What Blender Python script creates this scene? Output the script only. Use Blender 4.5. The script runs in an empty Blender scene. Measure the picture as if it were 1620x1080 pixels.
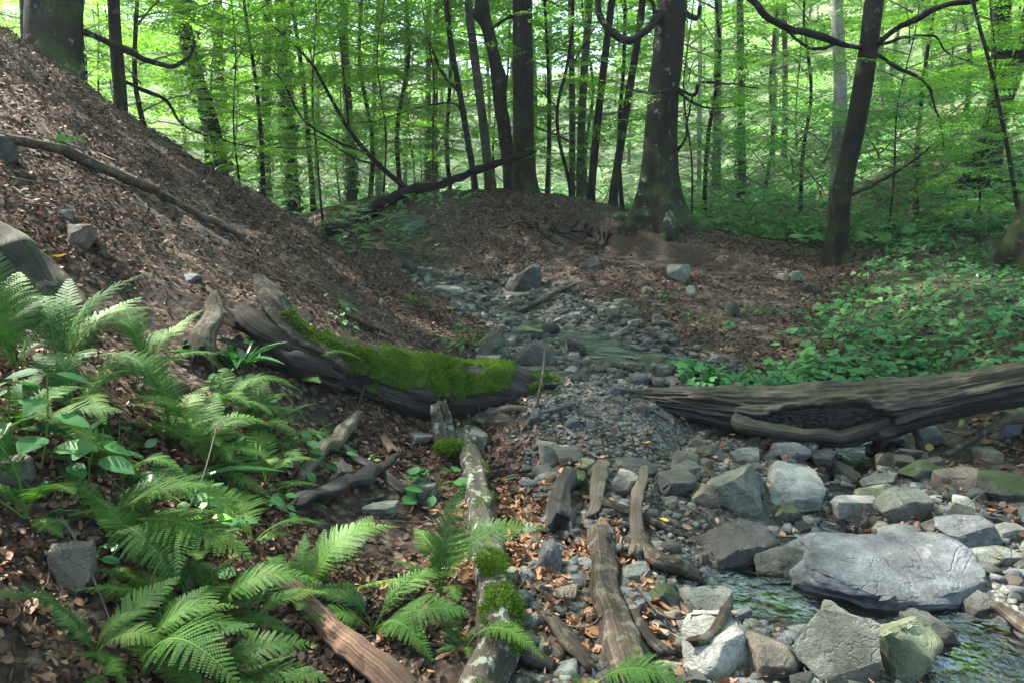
import bpy, math, random
import numpy as np
from mathutils import Vector, Matrix

random.seed(11)
rng = np.random.default_rng(11)
R = math.radians
scene = bpy.context.scene

# ------------------------------------------------------------------ camera, world, sun, exposure
F = 1157.0                       # focal length in photograph pixels (1620 wide)
PITCH = R(10.0)
CAMZ = 1.6
cam_data = bpy.data.cameras.new('camera')
cam_data.sensor_width = 36.0
cam_data.lens = F / 1620.0 * 36.0
cam_data.clip_start = 0.05
cam_data.clip_end = 600.0
cam = bpy.data.objects.new('camera', cam_data)
scene.collection.objects.link(cam)
cam.location = (0, 0, CAMZ)
cam.rotation_euler = (R(90) - PITCH, 0, 0)
scene.camera = cam

SUN_EL, SUN_AZ = R(52), R(-62)   # azimuth from +Y (straight ahead), negative = to the left
world = bpy.data.worlds.new('World')
scene.world = world
world.use_nodes = True
wn = world.node_tree
bg = wn.nodes['Background']
sky = wn.nodes.new('ShaderNodeTexSky')
sky.sky_type = 'NISHITA'
sky.sun_disc = False
sky.sun_elevation = SUN_EL
sky.sun_rotation = SUN_AZ
sky.air_density = 1.0
sky.dust_density = 2.5
sky.ozone_density = 1.0
wn.links.new(sky.outputs[0], bg.inputs[0])
bg.inputs[1].default_value = 0.11
sun_data = bpy.data.lights.new('sun', 'SUN')
sun_data.energy = 5.0
sun_data.angle = R(0.6)
sun_data.color = (1.0, 0.95, 0.86)
sun = bpy.data.objects.new('sun', sun_data)
scene.collection.objects.link(sun)
sd = Vector((math.sin(SUN_AZ) * math.cos(SUN_EL), math.cos(SUN_AZ) * math.cos(SUN_EL), math.sin(SUN_EL)))
sun.rotation_euler = sd.to_track_quat('Z', 'Y').to_euler()
sun.location = sd * 60
scene.view_settings.view_transform = 'Standard'
scene.view_settings.look = 'None'
scene.view_settings.gamma = 1.0
scene.view_settings.use_curve_mapping = False
scene.view_settings.exposure = 2.95
scene.render.engine = 'CYCLES'
cy = scene.cycles
cy.max_bounces = 8
cy.diffuse_bounces = 4
cy.glossy_bounces = 3
cy.transmission_bounces = 5
cy.transparent_max_bounces = 8
cy.caustics_reflective = False
cy.caustics_refractive = False
cy.sample_clamp_indirect = 6.0
cy.use_denoising = True
cy.volume_step_rate = 4.0
cy.volume_max_steps = 64
cy.volume_bounces = 0

# ------------------------------------------------------------------ noise
def _hash(ix, iy, iz):
    h = (ix.astype(np.int64) * 374761393 + iy.astype(np.int64) * 668265263 + iz.astype(np.int64) * 2147483647) & 0xffffffff
    h = ((h ^ (h >> 13)) * 1274126177) & 0xffffffff
    h = ((h ^ (h >> 16)) * 2246822519) & 0xffffffff
    return ((h ^ (h >> 15)) & 0xffffff) / float(0xffffff)

def vnoise(p):
    p = np.asarray(p, float)
    i = np.floor(p).astype(np.int64)
    f = p - i
    f = f * f * f * (f * (f * 6 - 15) + 10)
    r = 0
    for dx in (0, 1):
        wx = f[..., 0] if dx else 1 - f[..., 0]
        for dy in (0, 1):
            wy = f[..., 1] if dy else 1 - f[..., 1]
            for dz in (0, 1):
                wz = f[..., 2] if dz else 1 - f[..., 2]
                r = r + wx * wy * wz * _hash(i[..., 0] + dx, i[..., 1] + dy, i[..., 2] + dz)
    return r * 2 - 1

def fbm(p, octaves=4, gain=0.5):
    a, s, r = 1.0, 1.0, 0
    p = np.asarray(p, float)
    for k in range(octaves):
        r = r + a * vnoise(p * s + 17.3 * k)
        a *= gain
        s *= 2.03
    return r

def fb2(x, y, s, octaves=3, off=0.0):
    x = np.asarray(x, float); y = np.asarray(y, float)
    return fbm(np.stack([x * s + off, y * s - off, np.full_like(x, off + .37)], -1), octaves)

# ------------------------------------------------------------------ view rays (only used to find where a thing of the photograph stands)
def ray(u, v):
    cx, cy_ = (u - 810.0) / F, (540.0 - v) / F
    return np.array([cx, math.cos(PITCH) + cy_ * math.sin(PITCH), -math.sin(PITCH) + cy_ * math.cos(PITCH)])

def at(u, v, Y):
    d = ray(u, v)
    return np.array([0, 0, CAMZ]) + d * (Y / d[1])

# ------------------------------------------------------------------ terrain height
def sstep(a, b, x):
    t = np.clip((x - a) / (b - a), 0, 1)
    return t * t * (3 - 2 * t)

def smax(a, b, k):
    h = np.clip(0.5 + 0.5 * (a - b) / k, 0, 1)
    return b * (1 - h) + a * h + k * h * (1 - h)

_fy = np.array([-60, 0, 2.0, 3.0, 4.3, 4.75, 5.25, 6.5, 8.0, 9.5, 12.0, 14, 17, 22, 30, 45, 70, 120, 220])
_fz = np.array([-1.2, -.12, -.06, 0.0, .06, .24, .33, .30, .36, .42, .55, .75, 1.0, 1.25, 1.5, 3.2, 9, 22, 40])

def polydist(x, y, P):
    """distance to polyline, signed side (+ = beyond/left of travel), param value"""
    x = np.asarray(x, float); y = np.asarray(y, float)
    best = np.full(x.shape, 1e9); side = np.zeros(x.shape); par = np.zeros(x.shape)
    for i in range(len(P) - 1):
        ax, ay = P[i][:2]; bx, by = P[i + 1][:2]
        dx, dy = bx - ax, by - ay
        L2 = dx * dx + dy * dy
        t = np.clip(((x - ax) * dx + (y - ay) * dy) / L2, 0, 1)
        qx, qy = ax + t * dx, ay + t * dy
        d = np.hypot(x - qx, y - qy)
        s = dx * (y - ay) - dy * (x - ax)
        m = d < best
        best = np.where(m, d, best); side = np.where(m, s, side); par = np.where(m, i + t, par)
    return best, side, par

_crest_px = [(560, 330, 19.5), (640, 312, 17.0), (700, 300, 15.6), (760, 300, 15.0), (850, 306, 14.8), (930, 320, 14.4), (1010, 345, 13.8), (1090, 368, 13.0),
             (1180, 392, 12.2), (1290, 424, 11.3), (1420, 462, 10.3), (1560, 485, 9.9)]
CREST = [at(*c) for c in _crest_px]
_cz = np.array([c[2] for c in CREST])

def floor_z(x, y):
    yy = y - .62 * sstep(.75, 1.35, x) * (1 - sstep(5.2, 6.2, y)) * sstep(3.4, 4.3, y)
    yy = yy - .25 * sstep(.3, -.3, x) * (1 - sstep(5.0, 5.6, y)) * sstep(3.8, 4.4, y)
    z = np.interp(yy, _fy, _fz)
    # right bank rises gently, near and far
    rb = np.clip(x - (1.7 + 0.10 * np.clip(y - 4, 0, 20)), 0, None)
    z = z + 0.13 * rb * sstep(0.5, 3, rb) * (1 - .5 * sstep(12, 16, y) * (1 - sstep(17, 22, y)))
    # far right hillside
    fr = np.clip(x - 8.0 - 0.12 * (y - 14), 0, None) * sstep(11, 20, y)
    z = z + 0.42 * np.minimum(fr, 30)
    # far left rises a little
    fl = np.clip(-x - 13, 0, None) * sstep(10, 24, y)
    z = z + 0.22 * np.minimum(fl, 40)
    # left bank behind and beside the camera is handled by the spur
    return z

def spur_z(x, y):
    foot = np.interp(y, [-10, 1.5, 3, 5, 7, 9, 14], [-.75, -.72, -.70, -.75, -.72, -.62, -.4])
    a = np.clip(foot - x, -3, None)
    s = np.interp(a, [-3, 0, .5, 2, 6, 12, 30], [-2.4, 0.0, .26, 1.22, 3.95, 7.0, 11])
    s = s + np.interp(y, _fy, _fz) * 0.8 + .02
    yr = np.interp(x, [-12, -6, -4, -2, -0.6], [8.2, 8.2, 8.4, 8.7, 9.3])
    over = np.clip(y - yr, 0, None)
    s = s - 0.95 * np.where(over < 1.2, over * over / 2.4, over - .6) * 1.0
    return s

def h0(x, y):
    x = np.asarray(x, float); y = np.asarray(y, float)
    fl = floor_z(x, y)
    d, side, par = polydist(x, y, CREST)
    zc = np.interp(par, np.arange(len(_cz)), _cz)
    front = side < 0
    L = np.where(front, np.interp(par, [0, 2, 5, 8, 10, 11], [2.3, 2.4, 2.7, 2.6, 2.0, 1.6]), 3.4)
    endfade = 1 - sstep(10.0, 11.0, par)
    prof = np.exp(-(d / L) ** np.where(front, 2.1, 1.6))
    mound = fl + np.clip(zc - fl, 0, None) * prof * endfade
    led = (side < 0) * sstep(4.2, 5.2, par) * (1 - sstep(8.8, 9.6, par)) * sstep(.8, 1.3, d + .18 * fb2(x, y, 1.3, 3, 50.0)) * (1 - sstep(1.2, 3.0, d))
    z = mound - .30 * led * np.clip((mound - fl) / .6, 0, 1)
    z = smax(spur_z(x, y), z, 0.16)
    return z

def hit(u, v, fn, t0=0.6, t1=80.0):
    d = ray(u, v)
    t = np.concatenate([np.linspace(t0, 8, 500), np.linspace(8.02, t1, 1500)])
    X, Y, Z = d[0] * t, d[1] * t, CAMZ + d[2] * t
    g = fn(X, Y)
    idx = np.where(Z < g)[0]
    k = idx[0] if len(idx) else len(t) - 1
    if k > 0 and len(idx):
        a0, a1 = Z[k - 1] - g[k - 1], Z[k] - g[k]
        w = a0 / (a0 - a1 + 1e-9)
        tt = t[k - 1] * (1 - w) + t[k] * w
    else:
        tt = t[k]
    p = np.array([0, 0, CAMZ]) + d * tt
    return p

_near_px = [(1345, 640), (1352, 700), (1335, 765), (1275, 825), (1200, 862), (1195, 905), (1320, 930), (1450, 960), (1560, 1010), (1690, 1090), (1900, 1200)]
NEAR = [hit(u, v, floor_z) for u, v in _near_px]
_up_px = [(640, 418), (720, 445), (790, 474), (860, 503), (915, 528), (990, 548), (1080, 556), (1160, 580), (1250, 605), (1345, 640)]
UP = [hit(u, v, floor_z) for u, v in _up_px]
_pool_px = [(760, 560), (805, 568), (850, 590)]
POOL = [hit(u, v, floor_z) for u, v in _pool_px]
_pud_px = [(780, 742), (850, 738)]
PUD = [hit(u, v, floor_z) for u, v in _pud_px]

def carve(x, y):
    d1, _, p1 = polydist(x, y, NEAR)
    w1 = np.interp(p1, [0, 2, 4, 5, 7, 10], [.13, .20, .34, .36, .34, .45])
    c = .15 * np.exp(-(d1 / w1) ** 2.4)
    d2, _, p2 = polydist(x, y, UP)
    w2 = np.interp(p2, [0, 1, 2, 4, 9], [.3, .3, .42, .55, .4])
    c = np.maximum(c, (.04 + .09 * sstep(1.3, 2.3, p2)) * np.exp(-(d2 / w2) ** 2.4))
    d3, _, _ = polydist(x, y, POOL)
    c = np.maximum(c, .12 * np.exp(-(d3 / .36) ** 2.4))
    d4, _, _ = polydist(x, y, PUD)
    c = np.maximum(c, .075 * np.exp(-(d4 / .15) ** 2.4))
    return c

def h(x, y):
    x = np.asarray(x, float); y = np.asarray(y, float)
    r = np.hypot(x, y)
    z = h0(x, y) - carve(x, y)
    lit = sstep(-.2, -1.6, x - 0 * y) * (y < 10)
    z = z + .055 * fb2(x, y, .9, 3, 3.1) * sstep(1, 4, r) + .022 * fb2(x, y, 4.0, 3, 9.7)
    z = z + .14 * fb2(x, y, .35, 2, 5.2) * sstep(11, 20, y)
    z = z + .07 * fb2(x, y, 1.6, 3, 21.0) * sstep(7.5, 9.5, y) * (1 - sstep(16, 20, y)) * sstep(.15, .6, h0(x, y) - np.interp(y, _fy, _fz))
    on = sstep(.0, .5, spur_z(x, y) - floor_z(x, y)) * (y < 12)
    z = z + on * (.05 * fb2(x * .45, y * 1.9, 1.0, 3, 31.0) + .05 * fb2(x, y, 2.2, 2, 40.0))
    return z

def ground(u, v):
    return hit(u, v, h)

def nrm(x, y, e=.04):
    gx = (h(x + e, y) - h(x - e, y)) / (2 * e)
    gy = (h(x, y + e) - h(x, y - e)) / (2 * e)
    n = np.stack([-gx, -gy, np.ones_like(gx)], -1)
    return n / np.linalg.norm(n, axis=-1, keepdims=True)

# zones -------------------------------------------------------------
def gravel_mask(x, y):
    x = np.asarray(x, float); y = np.asarray(y, float)
    z = h0(x, y); f = np.interp(y, _fy, _fz)
    low = 1 - sstep(.06, .22, z - f + .05 * fb2(x, y, 1.7, 3, 2.0))
    right = np.interp(y, [0, 2, 3.4, 4.3, 5.3, 6.5, 8, 9.5, 11, 14], [1.6, 2.2, 2.9, 2.7, 2.0, 1.9, 1.5, .9, .2, -.4])
    left = np.interp(y, [0, 2, 3.4, 4.3, 5.3, 6.5, 8, 9.5, 11, 14], [-.1, .0, .15, .1, -.1, -.35, -.3, -.9, -2.0, -3.2])
    wob = .18 * fb2(x, y, 1.5, 3, 8.0)
    m = sstep(left - .15, left + .2, x + wob) * (1 - sstep(right - .2, right + .25, x + wob)) * low
    return m * (1 - sstep(14, 15, y))

def wet_mask(x, y):
    d1, _, p1 = polydist(x, y, NEAR); d2, _, _ = polydist(x, y, UP); d3, _, _ = polydist(x, y, POOL)
    d4, _, _ = polydist(x, y, PUD)
    w = .05 * fb2(x, y, 5, 2, 1.1)
    return np.maximum.reduce([1 - sstep(.2, .5, d1 + w), (.85 - .85 * sstep(.6, 1.5, d2 + 3 * w)) * sstep(1.2, 2.0, polydist(x, y, UP)[2]), 1 - sstep(.3, .5, d3 + w), 1 - sstep(.15, .28, d4 + w)])

# ------------------------------------------------------------------ mesh building
def make_mesh(name, V, faces, mats, rnd=None, mask=None, smooth=True, fmat=None):
    """faces: list of int arrays of shape (n,k)"""
    V = np.asarray(V, dtype=np.float32).reshape(-1, 3)
    me = bpy.data.meshes.new(name)
    faces = [np.asarray(f, dtype=np.int32) for f in faces if len(f)]
    nl = sum(f.size for f in faces); nf = sum(f.shape[0] for f in faces)
    me.vertices.add(len(V)); me.vertices.foreach_set('co', V.ravel())
    me.loops.add(nl); me.polygons.add(nf)
    me.loops.foreach_set('vertex_index', np.concatenate([f.ravel() for f in faces]))
    st, o = [], 0
    for f in faces:
        st.append(o + np.arange(f.shape[0]) * f.shape[1]); o += f.size
    me.polygons.foreach_set('loop_start', np.concatenate(st).astype(np.int32))
    if fmat is not None:
        me.polygons.foreach_set('material_index', np.asarray(fmat, dtype=np.int32))
    if smooth:
        me.polygons.foreach_set('use_smooth', np.ones(nf, dtype=bool))
    for nme, arr in (('rnd', rnd), ('mask', mask)):
        if arr is not None:
            a = me.attributes.new(nme, 'FLOAT', 'POINT')
            a.data.foreach_set('value', np.asarray(arr, dtype=np.float32).ravel())
    me.update(calc_edges=True)
    for m in (mats if isinstance(mats, (list, tuple)) else [mats]):
        me.materials.append(m)
    return me

COL = scene.collection
def link(name, data, parent=None):
    o = bpy.data.objects.new(name, data)
    COL.objects.link(o)
    if parent is not None:
        o.parent = parent
    return o

def tag(o, label=None, cat=None, group=None, kind=None):
    if label: o['label'] = label
    if cat: o['category'] = cat
    if group: o['group'] = group
    if kind: o['kind'] = kind
    return o

def thing(name, label, cat, loc, group=None):
    o = link(name, None)
    o.location = tuple(float(c) for c in loc)
    return tag(o, label, cat, group)

class MB:
    def __init__(s):
        s.V, s.F, s.n, s.r, s.m = [], {}, 0, [], []
    def add(s, V, faces, rnd=0.5, mask=0.0):
        V = np.asarray(V, float).reshape(-1, 3)
        for f in faces:
            f = np.asarray(f)
            if len(f): s.F.setdefault(f.shape[1], []).append(f + s.n)
        s.V.append(V); n = len(V)
        s.r.append(np.broadcast_to(np.asarray(rnd, float), (n,)))
        s.m.append(np.broadcast_to(np.asarray(mask, float), (n,)))
        s.n += n
    def mesh(s, name, mat, smooth=True, origin=None):
        V = np.concatenate(s.V)
        if origin is not None: V = V - np.asarray(origin)
        return make_mesh(name, V, [np.concatenate(f) for f in s.F.values()], mat, np.concatenate(s.r), np.concatenate(s.m), smooth)
    def build(s, name, mat, parent=None, smooth=True, origin=None):
        return link(name, s.mesh(name, mat, smooth, origin), parent)

def scatter(T, TF, P, Rm, S, rnd):
    """copies of template T (n,3), faces list; P (N,3), Rm (N,3,3), S (N,) or (N,3)"""
    N, n = len(P), len(T)
    S = np.asarray(S, float)
    if S.ndim == 1: S = np.repeat(S[:, None], 3, 1)
    V = np.einsum('nij,nkj->nki', Rm, T[None] * S[:, None, :]) + P[:, None, :]
    off = (np.arange(N) * n)[:, None, None]
    Fs = [(np.asarray(f)[None] + off).reshape(-1, np.asarray(f).shape[1]) for f in TF]
    return V.reshape(-1, 3), Fs, np.repeat(rnd, n)

def frames(dirv, up):
    """columns: X = side, Y = dir, Z = up-ish"""
    y = dirv / (np.linalg.norm(dirv, axis=-1, keepdims=True) + 1e-9)
    x = np.cross(y, up); x /= (np.linalg.norm(x, axis=-1, keepdims=True) + 1e-9)
    z = np.cross(x, y)
    return np.stack([x, y, z], -1)

# leaf templates: along +Y, unit length
LEAF = np.array([[0, 0, 0], [.27, .28, .05], [.27, .64, .04], [0, 1, -.06], [-.27, .64, .04], [-.27, .28, .05]])
LEAF_F = [np.array([[0, 1, 2, 3], [0, 3, 4, 5]])]
DRY = np.array([[0, 0, 0], [.25, .25, .10], [.24, .66, .07], [0, 1, .12], [-.24, .66, .12], [-.25, .25, .03], [0, .5, -.03]])
DRY_F = [np.array([[0, 1, 6], [1, 2, 6], [2, 3, 6], [3, 4, 6], [4, 5, 6], [5, 0, 6]])]

def catmull(P, n, R_=None):
    P = np.asarray(P, float)
    if len(P) == 2:
        t = np.linspace(0, 1, n)[:, None]
        Q = P[0] * (1 - t) + P[1] * t
        r = None if R_ is None else np.interp(t[:, 0], [0, 1], R_)
        return (Q, r)
    Q = np.vstack([2 * P[0] - P[1], P, 2 * P[-1] - P[-2]])
    seg = np.linspace(0, len(P) - 1 - 1e-6, n)
    i = seg.astype(int); t = (seg - i)[:, None]
    a, b, c, d = Q[i], Q[i + 1], Q[i + 2], Q[i + 3]
    out = .5 * ((2 * b) + (-a + c) * t + (2 * a - 5 * b + 4 * c - d) * t ** 2 + (-a + 3 * b - 3 * c + d) * t ** 3)
    r = None if R_ is None else np.interp(seg, np.arange(len(P)), R_)
    return out, r

def tube(P, rad, nr, ns=8, amp=0.0, freq=6.0, stretch=.3, disp=None, flat=None, cap=True, seed=0.0, wig=0.0):
    """P control points, rad radii; returns V, faces, s (0..1), theta"""
    C, r = catmull(P, nr, rad)
    if wig:
        arc = np.append(0, np.cumsum(np.linalg.norm(np.diff(C, axis=0), axis=1)))
        env = np.minimum(1, np.minimum(arc, arc[-1] - arc) / (6 * wig + 1e-6))[:, None]
        fq = .09 / wig
        C = C + wig * env * np.stack([fbm(np.stack([arc * fq, arc * 0 + seed + k * 5.3, arc * 0], -1), 3) for k in range(3)], -1)
        r = r * (1 + .16 * fbm(np.stack([arc * fq * .9, arc * 0 + seed * 2.1, arc * 0 + 3], -1), 3))
    T = np.gradient(C, axis=0); T /= np.linalg.norm(T, axis=1, keepdims=True) + 1e-9
    ref = np.array([0, 0, 1.0]) if abs(T[:, 2]).mean() < .8 else np.array([0, -1.0, 0])
    A = np.cross(T, ref); A /= np.linalg.norm(A, axis=1, keepdims=True) + 1e-9
    B = np.cross(A, T)
    th = np.arange(ns) * 2 * math.pi / ns
    S = np.linspace(0, 1, nr)
    s2, t2 = np.meshgrid(S, th, indexing='ij')
    rr = np.repeat(r[:, None], ns, 1)
    Ln = np.linalg.norm(np.diff(C, axis=0), axis=1).sum()
    if amp:
        q = np.stack([np.cos(t2) * freq * .16 + seed, np.sin(t2) * freq * .16 - seed, s2 * Ln * freq * stretch], -1)
        rr = rr * (1 + amp * fbm(q, 3))
    if disp is not None:
        rr = rr + disp(s2, t2)
    ct, st = np.cos(t2), np.sin(t2)
    if flat is not None: st = st * flat
    V = C[:, None, :] + rr[..., None] * (ct[..., None] * A[:, None, :] + st[..., None] * B[:, None, :])
    V = V.reshape(-1, 3)
    i, j = np.meshgrid(np.arange(nr - 1), np.arange(ns), indexing='ij')
    j2 = (j + 1) % ns
    q = np.stack([i * ns + j, i * ns + j2, (i + 1) * ns + j2, (i + 1) * ns + j], -1).reshape(-1, 4)
    Fs = [q]
    if cap:
        n0 = len(V)
        V = np.vstack([V, C[0] - T[0] * r[0] * .15, C[-1] + T[-1] * r[-1] * .15])
        a = np.arange(ns); b = (a + 1) % ns
        Fs.append(np.stack([np.full(ns, n0), b, a], -1))
        Fs.append(np.stack([np.full(ns, n0 + 1), (nr - 1) * ns + a, (nr - 1) * ns + b], -1))
    return V, Fs, s2, t2

# ------------------------------------------------------------------ materials
class NT:
    def __init__(s, name):
        s.m = bpy.data.materials.new(name); s.m.use_nodes = True
        s.t = s.m.node_tree; s.t.nodes.clear()
        s.out = s.t.nodes.new('ShaderNodeOutputMaterial')
    def n(s, typ, ins=None, **kw):
        nd = s.t.nodes.new(typ)
        for k, v in kw.items(): setattr(nd, k, v)
        for k, v in (ins or {}).items():
            sock = nd.inputs[k]
            if isinstance(v, bpy.types.NodeSocket): s.t.links.new(v, sock)
            elif isinstance(v, bpy.types.Node): s.t.links.new(v.outputs[0], sock)
            else:
                if isinstance(v, tuple) and len(v) == 3 and sock.type == 'RGBA': v = v + (1,)
                sock.default_value = v
        return nd
    def noise(s, scale, detail=4, rough=.55, co=None, **kw):
        i = {'Scale': scale, 'Detail': detail, 'Roughness': rough}
        if co is not None: i['Vector'] = co
        return s.n('ShaderNodeTexNoise', i, **kw).outputs['Fac']
    def ramp(s, fac, stops):
        nd = s.n('ShaderNodeValToRGB', {'Fac': fac})
        el = nd.color_ramp.elements
        while len(el) < len(stops): el.new(.5)
        for e, (p, c) in zip(el, stops):
            e.position = p
            e.color = (c, c, c, 1) if isinstance(c, (int, float)) else tuple(c) + (1,)
        return nd.outputs['Color']
    def mix(s, fac, a, b, mode='MIX'):
        nd = s.t.nodes.new('ShaderNodeMix'); nd.data_type = 'RGBA'; nd.blend_type = mode
        for idx, v in ((0, fac), (6, a), (7, b)):
            sock = nd.inputs[idx]
            if isinstance(v, bpy.types.NodeSocket): s.t.links.new(v, sock)
            else: sock.default_value = v + (1,) if isinstance(v, tuple) and len(v) == 3 else v
        return nd.outputs[2]
    def math(s, op, a, b=0.0, c=None):
        nd = s.t.nodes.new('ShaderNodeMath'); nd.operation = op
        for idx, v in ((0, a), (1, b), (2, c)):
            if v is None: continue
            if isinstance(v, bpy.types.NodeSocket): s.t.links.new(v, nd.inputs[idx])
            else: nd.inputs[idx].default_value = v
        return nd.outputs[0]
    def attr(s, name):
        return s.n('ShaderNodeAttribute', attribute_name=name).outputs['Fac']
    def pos(s):
        return s.n('ShaderNodeNewGeometry').outputs['Position']
    def obj(s):
        return s.n('ShaderNodeTexCoord').outputs['Object']
    def oi(s):
        return s.n('ShaderNodeObjectInfo').outputs['Random']
    def up(s):
        sep = s.n('ShaderNodeSeparateXYZ', {0: s.n('ShaderNodeNewGeometry').outputs['Normal']})
        return sep.outputs['Z']
    def bump(s, hgt, strength=.5, dist=.01, normal=None):
        i = {'Height': hgt, 'Strength': strength, 'Distance': dist}
        if normal is not None: i['Normal'] = normal
        return s.n('ShaderNodeBump', i).outputs[0]
    def finish(s, shader):
        s.t.links.new(shader.outputs[0] if isinstance(shader, bpy.types.Node) else shader, s.out.inputs['Surface'])
        return s.m
    def bsdf(s, color, rough=.8, normal=None, spec=.3):
        i = {'Base Color': color, 'Roughness': rough, 'Specular IOR Level': spec}
        if normal is not None: i['Normal'] = normal
        return s.n('ShaderNodeBsdfPrincipled', i)

def leaf_mat(name, stops, trans, tfac=.45, rough=.45, spec=.35, vein=False, ow=.15):
    t = NT(name)
    r = t.attr('rnd')
    oi = t.oi()
    f = t.math('ADD', t.math('MULTIPLY', r, 1 - ow), t.math('MULTIPLY', oi, ow))
    c = t.ramp(f, stops)
    n = t.noise(40, 3, co=t.obj())
    c = t.mix(.35, c, t.ramp(n, [(.3, .45), (.7, 1.0)]), 'MULTIPLY')
    b = t.bsdf(c, rough, spec=spec)
    tc = t.mix(1.0, c, trans, 'MULTIPLY')
    tr = t.n('ShaderNodeBsdfTranslucent', {'Color': tc})
    ms = t.n('ShaderNodeMixShader', {0: tfac, 1: b, 2: tr})
    return t.finish(ms)

M = {}
def haze():
    t = NT('haze')
    v = t.n('ShaderNodeVolumePrincipled', {'Color': (.93, .97, .95), 'Density': .0010, 'Anisotropy': .2})
    t.t.links.new(v.outputs[0], t.out.inputs['Volume'])
    x, y0, y1, z0, z1 = 130.0, -60.0, 200.0, -4.0, 34.0
    V = [(-x, y0, z0), (x, y0, z0), (x, y1, z0), (-x, y1, z0), (-x, y0, z1), (x, y0, z1), (x, y1, z1), (-x, y1, z1)]
    me = bpy.data.meshes.new('haze'); me.from_pydata(V, [], [(3, 2, 1, 0), (4, 5, 6, 7), (0, 1, 5, 4), (1, 2, 6, 5), (2, 3, 7, 6), (3, 0, 4, 7)])
    me.materials.append(t.m)
    o = bpy.data.objects.new('haze', me); scene.collection.objects.link(o); o['kind'] = 'stuff'; o['label'] = 'thin bright haze hanging in the wood'
M['beech_leaf'] = leaf_mat('beech_leaf', [(0, (.06, .155, .02)), (.5, (.115, .26, .032)), (1, (.22, .38, .055))], (1.5, 1.7, .9), .5)
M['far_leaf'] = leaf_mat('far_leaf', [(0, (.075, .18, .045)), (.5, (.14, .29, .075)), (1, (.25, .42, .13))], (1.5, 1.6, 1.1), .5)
M['shrub_leaf'] = leaf_mat('shrub_leaf', [(0, (.07, .18, .06)), (.5, (.12, .28, .09)), (1, (.20, .38, .13))], (1.3, 1.6, 1.0), .4)
M['fern'] = leaf_mat('fern_green', [(.15, (.020, .07, .014)), (.5, (.048, .13, .022)), (.72, (.10, .20, .034)), (.9, (.19, .22, .05))], (1.2, 1.5, .8), .3, .6, .2, ow=.45)
M['broad'] = leaf_mat('broad_leaf', [(0, (.03, .115, .035)), (.6, (.05, .17, .05)), (1, (.09, .24, .06))], (1.1, 1.5, .8), .28, .55, .25)
M['glossy'] = leaf_mat('glossy_leaf', [(0, (.02, .085, .025)), (1, (.045, .15, .04))], (1.1, 1.5, .8), .2, .25, .5)
M['young'] = leaf_mat('young_leaf', [(0, (.12, .36, .03)), (1, (.2, .5, .05))], (1.2, 1.4, .8), .4, .4)
M['ivy'] = leaf_mat('ivy_leaf', [(0, (.015, .04, .012)), (.6, (.025, .07, .018)), (1, (.05, .12, .03))], (1.2, 1.5, .8), .2, .3)
M['moss'] = leaf_mat('moss_green', [(0, (.035, .06, .012)), (.5, (.08, .15, .018)), (1, (.15, .25, .035))], (1.3, 1.4, .7), .3, .8, .1)
M['dry'] = leaf_mat('dry_leaf', [(0, (.022, .014, .011)), (.35, (.088, .044, .028)), (.65, (.20, .105, .066)), (.86, (.34, .20, .135)), (.94, (.30, .15, .06)), (1, (.42, .31, .24))], (1.1, .95, .75), .15, .6, .25)
M['dry_dark'] = leaf_mat('dark_litter', [(0, (.018, .013, .010)), (.4, (.06, .035, .024)), (.8, (.145, .085, .056)), (1, (.25, .175, .13))], (1.1, .95, .75), .15, .65, .25)
M['yellow_leaf'] = leaf_mat('yellow_leaf', [(0, (.55, .34, .05)), (1, (.7, .5, .08))], (1.1, 1, .7), .2, .5)

def bark_mat(name, dark, mid, light, lichen=.3, moss=.0, scale=1.0):
    t = NT(name)
    p = t.obj()
    mp = t.n('ShaderNodeMapping', {'Vector': p, 'Scale': (1, 1, .35)}).outputs[0]
    big = t.noise(2.2 * scale, 4, co=mp)
    fine = t.noise(30 * scale, 6, .65, co=mp)
    c = t.ramp(big, [(.3, dark), (.55, mid), (.75, light)])
    c = t.mix(.6, c, t.ramp(fine, [(.3, .35), (.7, 1.1)]), 'MULTIPLY')
    li = t.ramp(t.noise(5 * scale, 5, .7, co=p), [(.60, 0.0), (.66, lichen)])
    c = t.mix(li, c, (.33, .34, .29))
    # horizontal cracks
    mp2 = t.n('ShaderNodeMapping', {'Vector': p, 'Scale': (1.5, 1.5, 14)}).outputs[0]
    cr = t.ramp(t.noise(2.5 * scale, 4, .6, co=mp2), [(.36, .45), (.44, 1.0)])
    c = t.mix(.5, c, cr, 'MULTIPLY')
    if moss:
        mm = t.math('MULTIPLY', t.ramp(t.noise(3.5, 4, co=p), [(.45, 0.0), (.6, 1.0)]), t.attr('mask'))
        c = t.mix(t.math('MULTIPLY', mm, moss), c, (.06, .10, .02))
    bm_ = t.bump(t.math('ADD', fine, t.math('MULTIPLY', cr, .3)), .8, .02)
    return t.finish(t.bsdf(c, .85, bm_, .2))

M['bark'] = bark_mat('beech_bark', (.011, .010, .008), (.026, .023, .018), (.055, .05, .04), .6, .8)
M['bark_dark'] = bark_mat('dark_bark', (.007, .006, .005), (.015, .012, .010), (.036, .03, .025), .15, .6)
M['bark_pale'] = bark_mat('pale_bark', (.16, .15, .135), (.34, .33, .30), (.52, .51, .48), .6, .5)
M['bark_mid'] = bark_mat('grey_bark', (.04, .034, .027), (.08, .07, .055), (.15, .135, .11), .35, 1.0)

M['bark_far'] = bark_mat('far_bark', (.10, .09, .075), (.18, .165, .14), (.28, .26, .22), .5, 1.0)

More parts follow.
